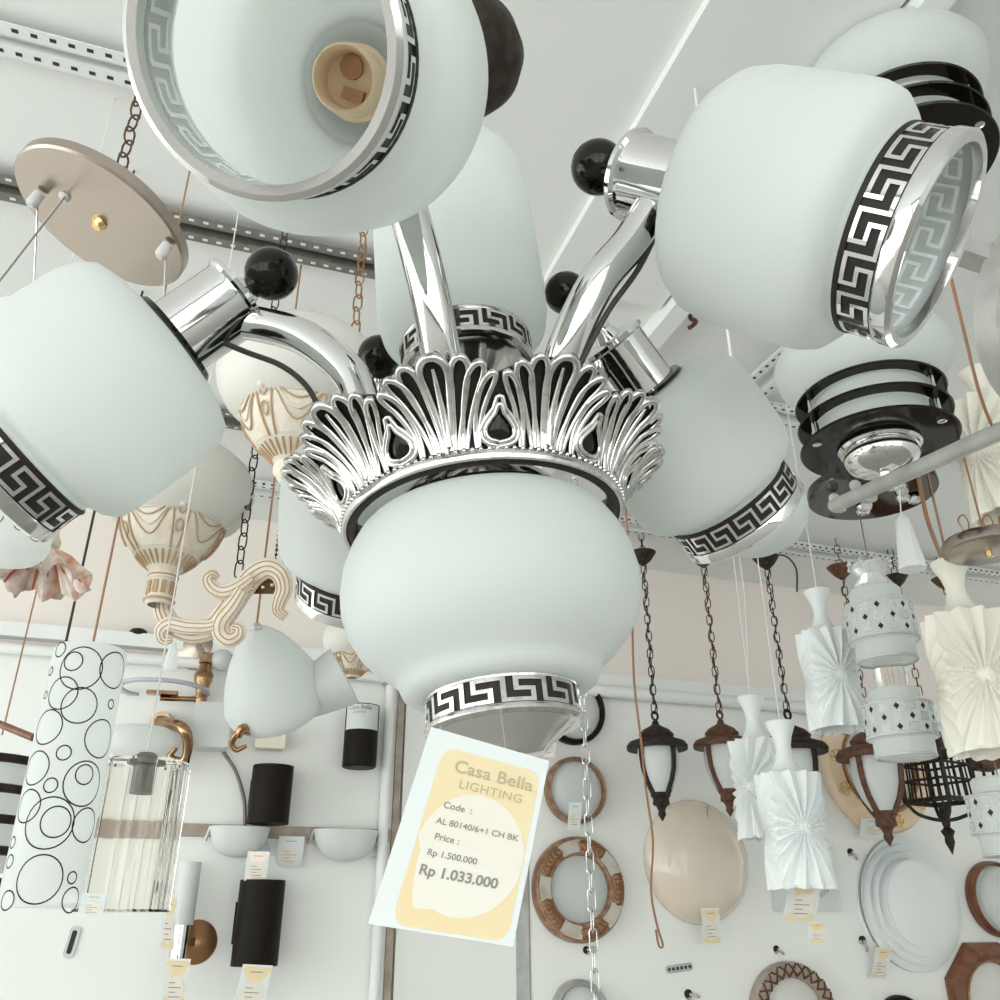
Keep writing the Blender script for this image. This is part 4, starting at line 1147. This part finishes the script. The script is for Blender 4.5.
# lanterns on chains
def lantern(px, y0, z, cy, m, label, sc=1.0, cordside=0):
    top = P(px, y0, z); k = z / FPX * sc * 1.07
    th = thing('lantern', label, 'lantern', top, 'hanging lanterns')
    M = upM(top, 0.6)
    def pr(q): return [(r * k, -y * k * 0.90) for r, y in q]
    cap = part(th, 'cap', pr([(0, 0), (3, 3), (3.5, 6), (6, 8), (13, 12), (17, 17), (16, 20), (19, 22), (27, 25), (29.5, 29), (29, 33), (22, 32), (0, 31)]), M, m, 40)
    mb = MB(); mb.tube([M @ V((4 * k * math.cos(t), 0, 4 * k * math.sin(t) + 3 * k)) for t in [2 * PI * i / 14 for i in range(14)]], 1.2 * k, 6, closed=True); build('hanging_ring', mb, m, cap)
    part(th, 'glass_globe', pr([(19, 31.5), (20, 42), (18.5, 55), (15, 66), (10, 75), (8, 79)]), M, 'opal_grey', 40)
    for i in range(4):
        a = PI / 2 * i; mb = MB()
        mb.tube([M @ V((r * k * math.cos(a), r * k * math.sin(a), -y * k * 0.90)) for r, y in ((21.5, 30), (21.5, 42), (20, 55), (16.3, 66), (11.2, 75), (8, 80))], 2.3 * k, 8); build('rib', mb, m, th)
    part(th, 'bottom_finial', pr([(0, 76), (9, 77), (9.5, 80), (7.5, 83), (8, 89), (5, 91), (3.2, 95), (3.8, 99), (0, 106)]), M, m, 24)
    cn = up_to(top, cy)
    part(th, 'canopy', [(0.004, 0), (0.010, 0.004), (0.030, 0.022), (0.050, 0.050), (0.053, 0.056), (0.0, 0.056)], upM(cn), m, 32)
    mb = MB(); mb.chain(top + UZ * 6 * k, cn + UZ * 0.004, 0.042, 0.0105, 0.0021); build('chain', mb, m, th)
    mb = MB(); nn = 30; q = [(top + UZ * 6 * k).lerp(cn, i / nn) + V((0.008 * math.sin(i * 1.1), 0.008 * math.cos(i * 0.9), 0)) for i in range(nn + 1)]; mb.tube(q, 0.0026, 6); build('cable', mb, 'dark_cable', th)
    mb = MB(); mb.chain(cn + UZ * 0.054, at_ceiling(cn), 0.042, 0.0105, 0.0021, 0); build('hook_chain', mb, m, th)
    if cordside:
        mb = MB(); mb.tube(bez([cn + UZ * 0.056, cn + V((0.07, -0.02, 0.055)), cn + V((0.11, -0.02, 0.0)), cn + V((0.10, -0.02, -0.10))], 18), 0.0035, 6); build('loose_cable', mb, 'dark_cable', th)
    return th
zl = zof(W(655, 755, 0.30))
lantern(655, 719, zl, 566, 'black_iron', 'black lantern with frosted glass on a chain, leftmost of the hanging lanterns', 0.95)
lantern(720, 718, zl + 0.05, 568, 'brown_iron', 'rust brown lantern with frosted glass, second from the left on chains', 0.92)
lantern(788, 718, zl + 0.10, 570, 'black_iron', 'black lantern half hidden behind the front white fan pendant', 1.08, 1)
lantern(868, 722, zl + 0.05, 580, 'brown_iron', 'dark brown lantern below the two tier checked pendant', 1.14)
# cage lantern
zc_ = zl + 0.15; top = P(927, 730, zc_); k = zc_ / FPX
th = thing('cage_lantern', 'black iron cage lantern with square barred sides, right of the dark brown lantern', 'lantern', top)
M = upM(top, 0.55) @ Matrix.Diagonal((1.0, 1.0, 0.82, 1.0))
part(th, 'cap', [(0, 0), (4 * k, -2 * k), (12 * k, -4 * k), (13 * k, -26 * k), (17 * k, -30 * k), (17 * k, -34 * k), (0, -34 * k)], M, 'black_iron', 32)
def sq(h, y, a): return M @ V((h * k * math.cos(a), h * k * math.sin(a), -y * k))
for i in range(4):
    a0 = PI / 4 + PI / 2 * i; a1 = a0 + PI / 2
    mb = MB()
    mb.tube([sq(31, 28, a0), sq(33, 84, a0)], 2.4 * k, 8); build('corner_post', mb, 'black_iron', th)
    mb = MB()
    for y in (42, 60, 83): mb.tube([sq(31.5 + y / 60, y, a0), sq(31.5 + y / 60, y, a1)], (1.3 if y < 80 else 2.4) * k, 6)
    for t in (0.2, 0.4, 0.6, 0.8):
        mb.tube([sq(31, 28, a0).lerp(sq(31, 28, a1), t), sq(33, 84, a0).lerp(sq(33, 84, a1), t)], 1.0 * k, 6)
    mb.tube([sq(31, 29, a0), sq(31, 29, a1)], 2.0 * k, 6)
    build('cage_side', mb, 'black_iron', th)
    mb = MB(); mb.tube(bez([sq(32, 84, a0), sq(24, 96, a0), sq(12, 102, a0), sq(3, 104, a0)], 12), 1.7 * k, 6); build('bottom_strut', mb, 'black_iron', th)
mb = MB(); mb.tube([sq(31, 29, 0.0), M @ V((0, 0, -31 * k))], 2 * k, 6)
for i in range(4): mb.tube([sq(31, 29, PI / 4 + PI / 2 * i), M @ V((0, 0, -31 * k))], 2 * k, 6)
build('top_spider', mb, 'black_iron', th)
part(th, 'bottom_finial', [(0, -84 * k), (4 * k, -86 * k), (4.5 * k, -104 * k), (3 * k, -112 * k), (6.5 * k, -116 * k), (4 * k, -122 * k), (4.5 * k, -128 * k), (0, -142 * k)], M, 'black_iron', 16)
cn = up_to(top, 588)
part(th, 'canopy', [(0.004, 0), (0.010, 0.004), (0.030, 0.022), (0.050, 0.050), (0.0, 0.056)], upM(cn), 'black_iron', 32)
mb = MB(); mb.chain(top - UZ * 0.003, cn + UZ * 0.004, 0.042, 0.0105, 0.0021); build('chain', mb, 'brown_iron', th)
mb = MB(); mb.chain(cn + UZ * 0.054, at_ceiling(cn), 0.042, 0.0105, 0.0021); build('hook_chain', mb, 'black_iron', th)
# lantern mostly hidden at the right edge
top = P(982, 745, zc_ + 0.05)
th = thing('box_lantern', 'dark box lantern mostly hidden behind the cream fan pendant at the right edge', 'lantern', top)
part(th, 'cap', [(0, 0), (8 * k, -4 * k), (15 * k, -8 * k), (13 * k, -24 * k), (5 * k, -26 * k), (0, -26 * k)], upM(top, PI / 4), 'brown_iron', 4)
mb = MB()
for sx in (-1, 1):
    for sy in (-1, 1): mb.tube([top + V((sx * 10 * k, sy * 10 * k, -20 * k)), top + V((sx * 11 * k, sy * 11 * k, -70 * k))], 1.6 * k, 6)
for y in (34, 45, 70):
    q = [top + V((sx * 11 * k, sy * 11 * k, -y * k)) for sx, sy in ((-1, -1), (1, -1), (1, 1), (-1, 1))]; mb.tube(q, 1.5 * k, 6, closed=True)
build('cage', mb, 'black_iron', th)
cn = up_to(top, 590)
part(th, 'canopy', [(0.004, 0), (0.010, 0.004), (0.030, 0.022), (0.050, 0.050), (0.0, 0.056)], upM(cn), 'brown_iron', 32)
mb = MB(); mb.chain(top, at_ceiling(top), 0.042, 0.0105, 0.0021); build('chain', mb, 'black_iron', th)

# brown disc canopy at the right edge
c = P(988, 550, 1.62)
th = thing('disc_canopy', 'shiny brown metal canopy disc with wire loops at the right edge', 'pendant lamp', c)
part(th, 'canopy_disc', [(0, -0.004), (0.070, -0.004), (0.076, 0.0), (0.076, 0.016), (0.071, 0.022), (0, 0.022)], upM(c), 'nickel', 56)
mb = MB()
for dx in (-0.045, 0.0, 0.03):
    q = bez([c + V((dx, -0.02, 0.02)), c + V((dx - 0.008, -0.02, 0.05)), c + V((dx + 0.004, -0.02, 0.062)), c + V((dx + 0.010, -0.02, 0.045)), c + V((dx + 0.004, -0.02, 0.02))], 20); mb.tube(q, 0.0016, 6)
    build('wire_loop', mb, 'copper', th); mb = MB()
mb.lathe([(0.006, 0), (0.006, -0.01), (0, -0.012)], upM(c - UZ * 0.004), 12); build('centre_screw', mb, 'gold', th)
cord(th, [c + UZ * 0.02, at_ceiling(c)], 0.0022, 'brown_cord')

# steel hoop lamp with a long pole, hung on brown cords
a = P(834, 506, 1.45); b = P(1025, 420, 1.05)
th = thing('hoop_lamp', 'steel pole with a big hoop and bar, running out of the right edge', 'pendant lamp', b)
mb = MB(); mb.tube([a, b], 0.0115, 16); build('pole', mb, 'galvanised', th)
hc = P(1068, 312, 1.05)
mb = MB(); nrm = cam_dir(0.35, -0.1, -1.0); Mh = fr(hc, nrm)
R_ = msz(104, 1.05); mb.lathe([(R_ - 0.008, -0.016), (R_ + 0.006, -0.016), (R_ + 0.006, 0.016), (R_ - 0.008, 0.016), (R_ - 0.008, -0.016)], Mh, 80); build('hoop', mb, 'galvanised', th)
mb = MB(); mb.bar(P(950, 246, 1.04), P(1150, 312, 1.00), 0.026); build('flat_bar', mb, 'galvanised', th)
mb = MB(); mb.tube(bez([P(944, 250, 1.06), P(966, 340, 1.07), P(980, 395, 1.08), P(996, 436, 1.10)], 20), 0.0022, 6); mb2 = mb; build('cord', mb, 'brown_cord', th)
mb = MB(); p = P(1145, 311, 1.0); mb.tube([p, at_ceiling(p)], 0.003, 6); build('suspension_wire', mb, 'steel_chain', th)
mb = MB(); p = P(996, 436, 1.10); mb.tube([p, P(990, 434, 1.12)], 0.004, 6); p = (hc + b) / 2; mb.tube([P(1040, 300, 1.05), b], 0.006, 8); build('joint_rod', mb, 'galvanised', th)
# cords and chains
def hang(pts, r, m, nm, label, cat, top=True):
    mb = MB(); q = bez(pts, 30) if len(pts) > 2 else pts
    mb.tube(q, r, 6); 
    if top: mb.tube([q[0], at_ceiling(q[0])], r, 6)
    return tag(build(nm, mb, m), label, cat)
zz = 2.7
hang([P(632, 600, zz), P(634, 680, zz), P(641, 740, zz), P(646, 790, zz), P(653, 840, zz), P(651, 890, zz), P(657, 925, zz), P(663, 945, zz), P(659, 946, zz), P(656, 930, zz)], 0.0035, 'brown_cord', 'hanging_cord', 'long brown cord hanging in front of the leftmost black lantern', 'cord')
a = P(597, 1035, 1.5); b = at_ceiling(a)
mb = MB(); mb.chain(a, b, 0.040, 0.0068, 0.0013); tag(build('steel_chain', mb, 'steel_chain'), 'long bright steel chain hanging from behind the central bowl to the bottom edge', 'chain')
hang([P(748, 672, 2.6), P(745, 600, 2.6)][::-1], 0.0016, 'white_cord', 'hanging_cord', 'thin pale cord between the rust brown lantern and the black lantern chain', 'cord')
for (x0, y0, x1, y1, lb) in ((917, 478, 941, 560, 'tan cord running down from the steel pole to the cream fan pendant'),):
    hang([P(x0, y0 - 9, 1.29), P(x0 + 10, y0 + 40, 1.33), P(x1, y1 - 4, 1.42)], 0.0035, 'brown_cord', 'hanging_cord', lb, 'cord', top=False)
a = P(901, 515, 1.30); lo = up_to(a, 572)
th = thing('glass_drop', 'long clear glass drop hanging beside the steel pole above the two tier pendant', 'crystal', a)
part(th, 'glass_rod', [(0, lo.z - a.z), (0.020, lo.z - a.z + 0.004), (0.011, -0.01), (0.005, 0.0), (0, 0.002)], upM(a), 'opal_clear', 8)
cord(th, [a, P(899, 478, 1.315)], 0.001)
# ceiling hook
a = CE(690, 312)
mb = MB(); mb.tube(bez([a, a - UZ * 0.02, a - UZ * 0.03 + V((0.012, 0, 0)), a - UZ * 0.045 + V((0.0, 0, 0)), a - UZ * 0.05 - V((0.008, 0, 0))], 16), 0.006, 8)
tag(build('ceiling_hook', mb, 'brown_iron'), 'small rusty hook screwed into the ceiling left of the right chandelier shade', 'hook')

# ------------------------------------------------------------------ wall lamps on the right
def hh_m(px, py, hpx): z = wz(px, py); return msz(hpx, z) / 1.09
def wall_plate(nm, px, py, hpx, label, cat='wall lamp', group=None):
    o = W(px, py, BO); return thing(nm, label, cat, o, group), wallM(o), hh_m(px, py, hpx)
th, M, R_ = wall_plate('dome_plate', 695, 861, 63, 'plain beige glass dome lamp on the wall below the leftmost black lantern')
part(th, 'glass_dome', [(R_ * .985, 0.0), (R_, 0.012), (R_ * .97, 0.03), (R_ * .86, 0.055), (R_ * .65, 0.078), (R_ * .35, 0.092), (0, 0.096)], M, 'beige_glass', 64)
mb = MB(); mb.box(M @ Matrix.Translation((0, 0, 0.0)), R_ * 1.1, R_ * 1.1, 0.02); build('back_plate', mb, 'white_paint', th)
for k in range(5): 
    if k == 0: mb = MB()
    mb.tube([M @ V((0.05 + 0.010 * k, R_ * 0.90 - 0.012 * k, 0.046 + 0.004 * k)), M @ V((0.03 + 0.022 * k, R_ * 0.70 - 0.012 * k, 0.074 - 0.002 * k))], 0.0016, 5)
build('etched_leaf', mb, 'bronze_ring', th)
# shell plate
th, M, R_ = wall_plate('shell_plate', 908, 903, 67, 'white glass wall lamp with shell shaped ridges, right of the front fan pendant')
prof = [(R_, 0.0), (R_ * 1.0, 0.02)]
mb = MB(); vs = []; fs = []; NA = 80; NR = 60
for j in range(NR + 1):
    q = 1 - j / NR
    for i in range(NA):
        a_ = 2 * PI * i / NA
        d = 0.5 + 0.5 * math.cos(a_ - 2.15)
        hgt = 0.075 * (1 - q ** 2.2)
        if q > 0.6: hgt += d ** 1.2 * 0.034 * (0.5 - ((1 - q) / 0.4 * 3.6) % 1.0) * 1.4
        vs.append(M @ V((R_ * q * math.cos(a_), R_ * q * math.sin(a_), 0.012 + hgt)))
for j in range(NR):
    for i in range(NA): fs.append([j * NA + i, j * NA + (i + 1) % NA, (j + 1) * NA + (i + 1) % NA, (j + 1) * NA + i])
mb.add(vs, fs, 0); mb.lathe([(R_, -0.002), (R_, 0.013)], M, 80); build('shell_glass', mb, 'pleat_white', th, angle=60)
# ring lamps
def ring_plate(nm, px, py, hpx, inner, mring, mglass, label, prof=None, gx=0.0, gy=0.0):
    th, M, R_ = wall_plate(nm, px, py, hpx, label)
    ri = R_ * inner
    pr = prof or [(R_ * .97, 0.0), (R_, 0.008), (R_, 0.035), (R_ * .96, 0.05), ((R_ + ri) / 2, 0.055), (ri * 1.03, 0.048), (ri, 0.035), (ri, 0.02)]
    part(th, 'ring', pr, M, mring, 64)
    part(th, 'glass_disc', [(0, 0.052), (ri * 0.5, 0.050), (ri * 0.85, 0.042), (ri * 1.0, 0.030), (ri * 1.0, 0.0)], M @ Matrix.Translation((gx, gy, 0)), mglass, 56)
    return th, M, R_, ri
ring_plate('ring_sconce', 571, 712, 36, 0.84, 'black_satin', 'opal_grey', 'black rimmed round wall lamp half hidden behind the foot of the central bowl')
ring_plate('ring_sconce', 573, 791, 35, 0.86, 'bronze_ring', 'opal_grey', 'thin bronze rimmed round wall lamp right of the big price tag')
th, M, R_, ri = ring_plate('ornate_ring_sconce', 576, 889, 53, 0.63, 'bronze_ring', 'opal', 'round wall lamp with wide brown carved ring and stone patches')
for i in range(5):
    a0 = 2 * PI * i / 5 + 0.35
    mb = MB(); vs = []; n_ = 10
    for j in range(n_ + 1):
        a_ = a0 + 0.55 * j / n_
        for q in (ri * 1.09, R_ * .93): vs.append(M @ V((q * math.cos(a_), q * math.sin(a_), 0.058)))
    mb.add(vs + [v - NW * 0.008 for v in vs], [[2 * j, 2 * j + 1, 2 * j + 3, 2 * j + 2] for j in range(n_)], 0); build('stone_patch', mb, 'marble_patch', th)
for i in range(5):
    a0 = 2 * PI * i / 5 + 0.35 + 0.9; mb = MB()
    for q in range(5):
        cx = (ri + R_) / 2 * math.cos(a0 + 0.12 * (q - 2)); cy = (ri + R_) / 2 * math.sin(a0 + 0.12 * (q - 2))
        mb.tube([M @ V((cx + 0.018 * math.cos(t) * (1 + 0.3 * math.sin(3 * t)), cy + 0.018 * math.sin(t), 0.057)) for t in [2 * PI * u / 12 for u in range(12)]], 0.003, 5, closed=True)
    build('carved_flower', mb, 'copper', th)
ring_plate('ring_sconce', 577, 1012, 32, 0.80, 'galvanised', 'opal_grey', 'grey rimmed round wall lamp cut off by the bottom edge beneath the ornate ring lamp')
th, M, R_, ri = ring_plate('woven_ring_sconce', 790, 1016, 53, 0.70, 'woven', 'opal_warm', 'round wall lamp with a lattice carved brown ring at the bottom edge')
for sg in (-1, 1):
    mb = MB()
    for i in range(26):
        a0 = 2 * PI * i / 26
        mb.tube([M @ V(((ri * 1.04 + (R_ * .97 - ri * 1.04) * t) * math.cos(a0 + sg * 0.22 * t), (ri * 1.04 + (R_ * .97 - ri * 1.04) * t) * math.sin(a0 + sg * 0.22 * t), 0.051 + 0.008 * math.sin(PI * t))) for t in (0, .25, .5, .75, 1)], 0.0035, 6)
    build('lattice', mb, 'brown_iron', th)
ring_plate('ring_sconce', 899, 1024, 28, 0.8, 'black_satin', 'opal_grey', 'dark rimmed round wall lamp barely showing at the bottom edge')
th, M, R_, ri = ring_plate('wood_ring_sconce', 993, 899, 38, 0.88, 'wood_brown', 'opal', 'white dome wall lamp with a deep brown wood rim at the right edge', gx=0.02)
part(th, 'glass_dome', [(ri * .96, 0.04), (ri * .9, 0.07), (ri * .6, 0.10), (0, 0.115)], M @ Matrix.Translation((0.02, 0, 0)), 'opal', 48)
# octagonal wooden lamp
th, M, R_ = wall_plate('octagon_sconce', 991, 1002, 63, 'octagonal red brown wooden wall lamp in the bottom right corner')
mb = MB(); mb.lathe([(R_ * .98, 0.0), (R_, 0.01), (R_ * .96, 0.04), (R_ * .80, 0.055), (R_ * .70, 0.045), (R_ * .68, 0.02)], M @ Matrix.Rotation(PI / 8, 4, 'Z'), 8); build('wood_frame', mb, 'wood_brown', th, angle=10)
part(th, 'inner_rim', [(R_ * .70, 0.04), (R_ * .66, 0.055), (R_ * .62, 0.045), (R_ * .60, 0.02)], M, 'bronze_ring', 48)
part(th, 'glass_disc', [(R_ * .62, 0.03), (R_ * .4, 0.05), (0, 0.055)], M, 'opal_warm', 48)
# peach floral ring
th, M, R_, ri = ring_plate('floral_ring_sconce', 872, 768, 68, 0.66, 'peach', 'opal_grey', 'peach rimmed round wall lamp with gold flowers behind the dark brown lantern')
part(th, 'wood_rim', [(ri * 1.0, 0.03), (ri * 1.02, 0.06), (ri * 1.08, 0.06), (ri * 1.09, 0.045)], M, 'copper', 56)
for a0 in (3.0, 3.6, 4.9, 5.6, 2.4):
    mb = MB()
    for q in range(5):
        t0 = 2 * PI * q / 5; cx = (ri + R_) / 2 * math.cos(a0) + 0.018 * math.cos(t0); cy = (ri + R_) / 2 * math.sin(a0) + 0.018 * math.sin(t0)
        mb.tube([M @ V((cx + 0.010 * math.cos(t), cy + 0.010 * math.sin(t), 0.057)) for t in [2 * PI * u / 10 for u in range(10)]], 0.0024, 5, closed=True)
    build('gold_flower', mb, 'gold', th)
# backing block with chrome hook behind the front fan pendant
o = W(803, 878, BO + 0.012)
th = thing('fan_backplate', 'pale grey wall plate with chrome curl behind the front white fan pendant', 'wall plate', o)
mb = MB(); mb.box(wallM(o), msz(66, zof(o)) * 1.15, msz(66, zof(o)) / 1.09, 0.024, 0, 0.004); build('plate', mb, 'opal_grey', th)
mb = MB(); zq = zof(o) - 0.06; mb.tube(bez([P(822, 868, zq + 0.03), P(829, 876, zq), P(828, 888, zq), P(820, 896, zq + 0.05)], 14), 0.010, 8); build('chrome_curl', mb, 'chrome', th)

# price tags on the right
wcard(786, 877, 818, 922, 4, 'yellow price tag hanging under the front white fan pendant', grp=G, z=2.05)
wcard(808, 922, 825, 944, 0, 'short curled yellow tag below the tag of the front white fan pendant', grp=G, z=2.06)
wcard(702, 908, 720, 944, -1, 'yellow price tag at the lower edge of the plain beige dome lamp', grp=G, off=0.11)
wcard(873, 947, 889, 978, 3, 'yellow price tag at the lower left of the shell ridged plate', grp=G, off=0.05)
wcard(860, 818, 887, 838, 1, 'white paper card under the dark brown lantern', grp=G, off=0.07, colp='paper')
wcard(568, 802, 581, 830, 1, 'small white tag on the thin bronze rimmed wall lamp', grp=G, off=0.10, colp='paper')
wcard(538, 734, 556, 757, 1, 'pinkish tag under the black rimmed wall lamp', grp=G, off=0.10, colp='print_pink')

# screws and clips in the wall
def clip(px, py, label, k=1.0, rot=0.0):
    M = wallM(W(px, py, BO)) @ Matrix.Rotation(rot, 4, 'Z') @ Matrix.Scale(k, 4)
    mb = MB(); mb.lathe([(0.014, 0), (0.014, 0.005), (0.009, 0.010), (0, 0.011)], M, 12, 0)
    mb.tube([M @ V((0, 0, 0.009)), M @ V((0.010, -0.020, 0.016)), M @ V((0.016, -0.034, 0.006))], 0.005 * k, 6, 1)
    mb.box(M @ Matrix.Translation((-0.008, -0.008, 0.006)), 0.016, 0.010, 0.008, 1)
    return tag(build('wall_clip', mb, ['black_iron', 'galvanised']), label, 'clip', 'wall clips')
clip(776, 949, 'small dark wall clip below the curled yellow tag', 0.9, 0.6)
clip(850, 852, 'small dark wall clip at the upper left of the shell ridged plate', 1.0, 0.3)
clip(862, 940, 'small dark wall clip with wire at the lower left of the shell ridged plate', 1.1, -0.2)
clip(586, 950, 'small dark wall clip just below the ornate brown ring lamp', 0.9, 1.4)
clip(688, 994, 'small dark wall clip at the bottom edge below the slotted steel strip', 1.1, 0.9)
a = W(679, 968, BO); mb = MB(); mb.prism(rrect(0.11, 0.026, 0.012), wallM(a) @ Matrix.Rotation(0.10, 4, 'Z'), -0.004, 0.005, 0)
for q in range(6): mb.box(wallM(a) @ Matrix.Rotation(0.10, 4, 'Z') @ Matrix.Translation((-0.043 + 0.017 * q, 0, 0.005)), 0.010, 0.010, 0.002, 1)
tag(build('slotted_clip', mb, ['galvanised', 'hole_dark']), 'small slotted steel strip on the wall below the plain beige dome lamp', 'clip')

# frosted bowl behind the right rear shade and a small cream cup lamp behind the central bowl
c = P(752, 512, 1.25)
th = thing('frosted_bowl_pendant', 'plain frosted white glass bowl peeking out behind the right rear chandelier shade', 'pendant lamp', c)
r = msz(54, 1.25); mb = MB(); glass_shell(mb, [(0.004, -r * 0.80), (r * 0.4, -r * 0.76), (r * 0.75, -r * 0.58), (r * 0.95, -r * 0.28), (r, 0.0), (r * 0.95, r * 0.3)], upM(c)); build('glass_bowl', mb, 'opal', th)
part(th, 'cap', [(r * 0.96, r * 0.28), (r * 0.5, r * 0.42), (0.01, r * 0.46), (0, r * 0.46)], upM(c), 'chrome', 40)
cord(th, [c + UZ * r * 0.45, at_ceiling(c)], 0.0025, 'white_cord')
c = P(352, 678, 2.02)
th = thing('cream_cup_lamp', 'small cream and gilt cup lamp peeking out at the lower left of the central bowl', 'pendant lamp', c)
draped_cup(th, c, 0.60, 0.3)
cord(th, [c + UZ * 0.118, at_ceiling(c)], 0.0016)
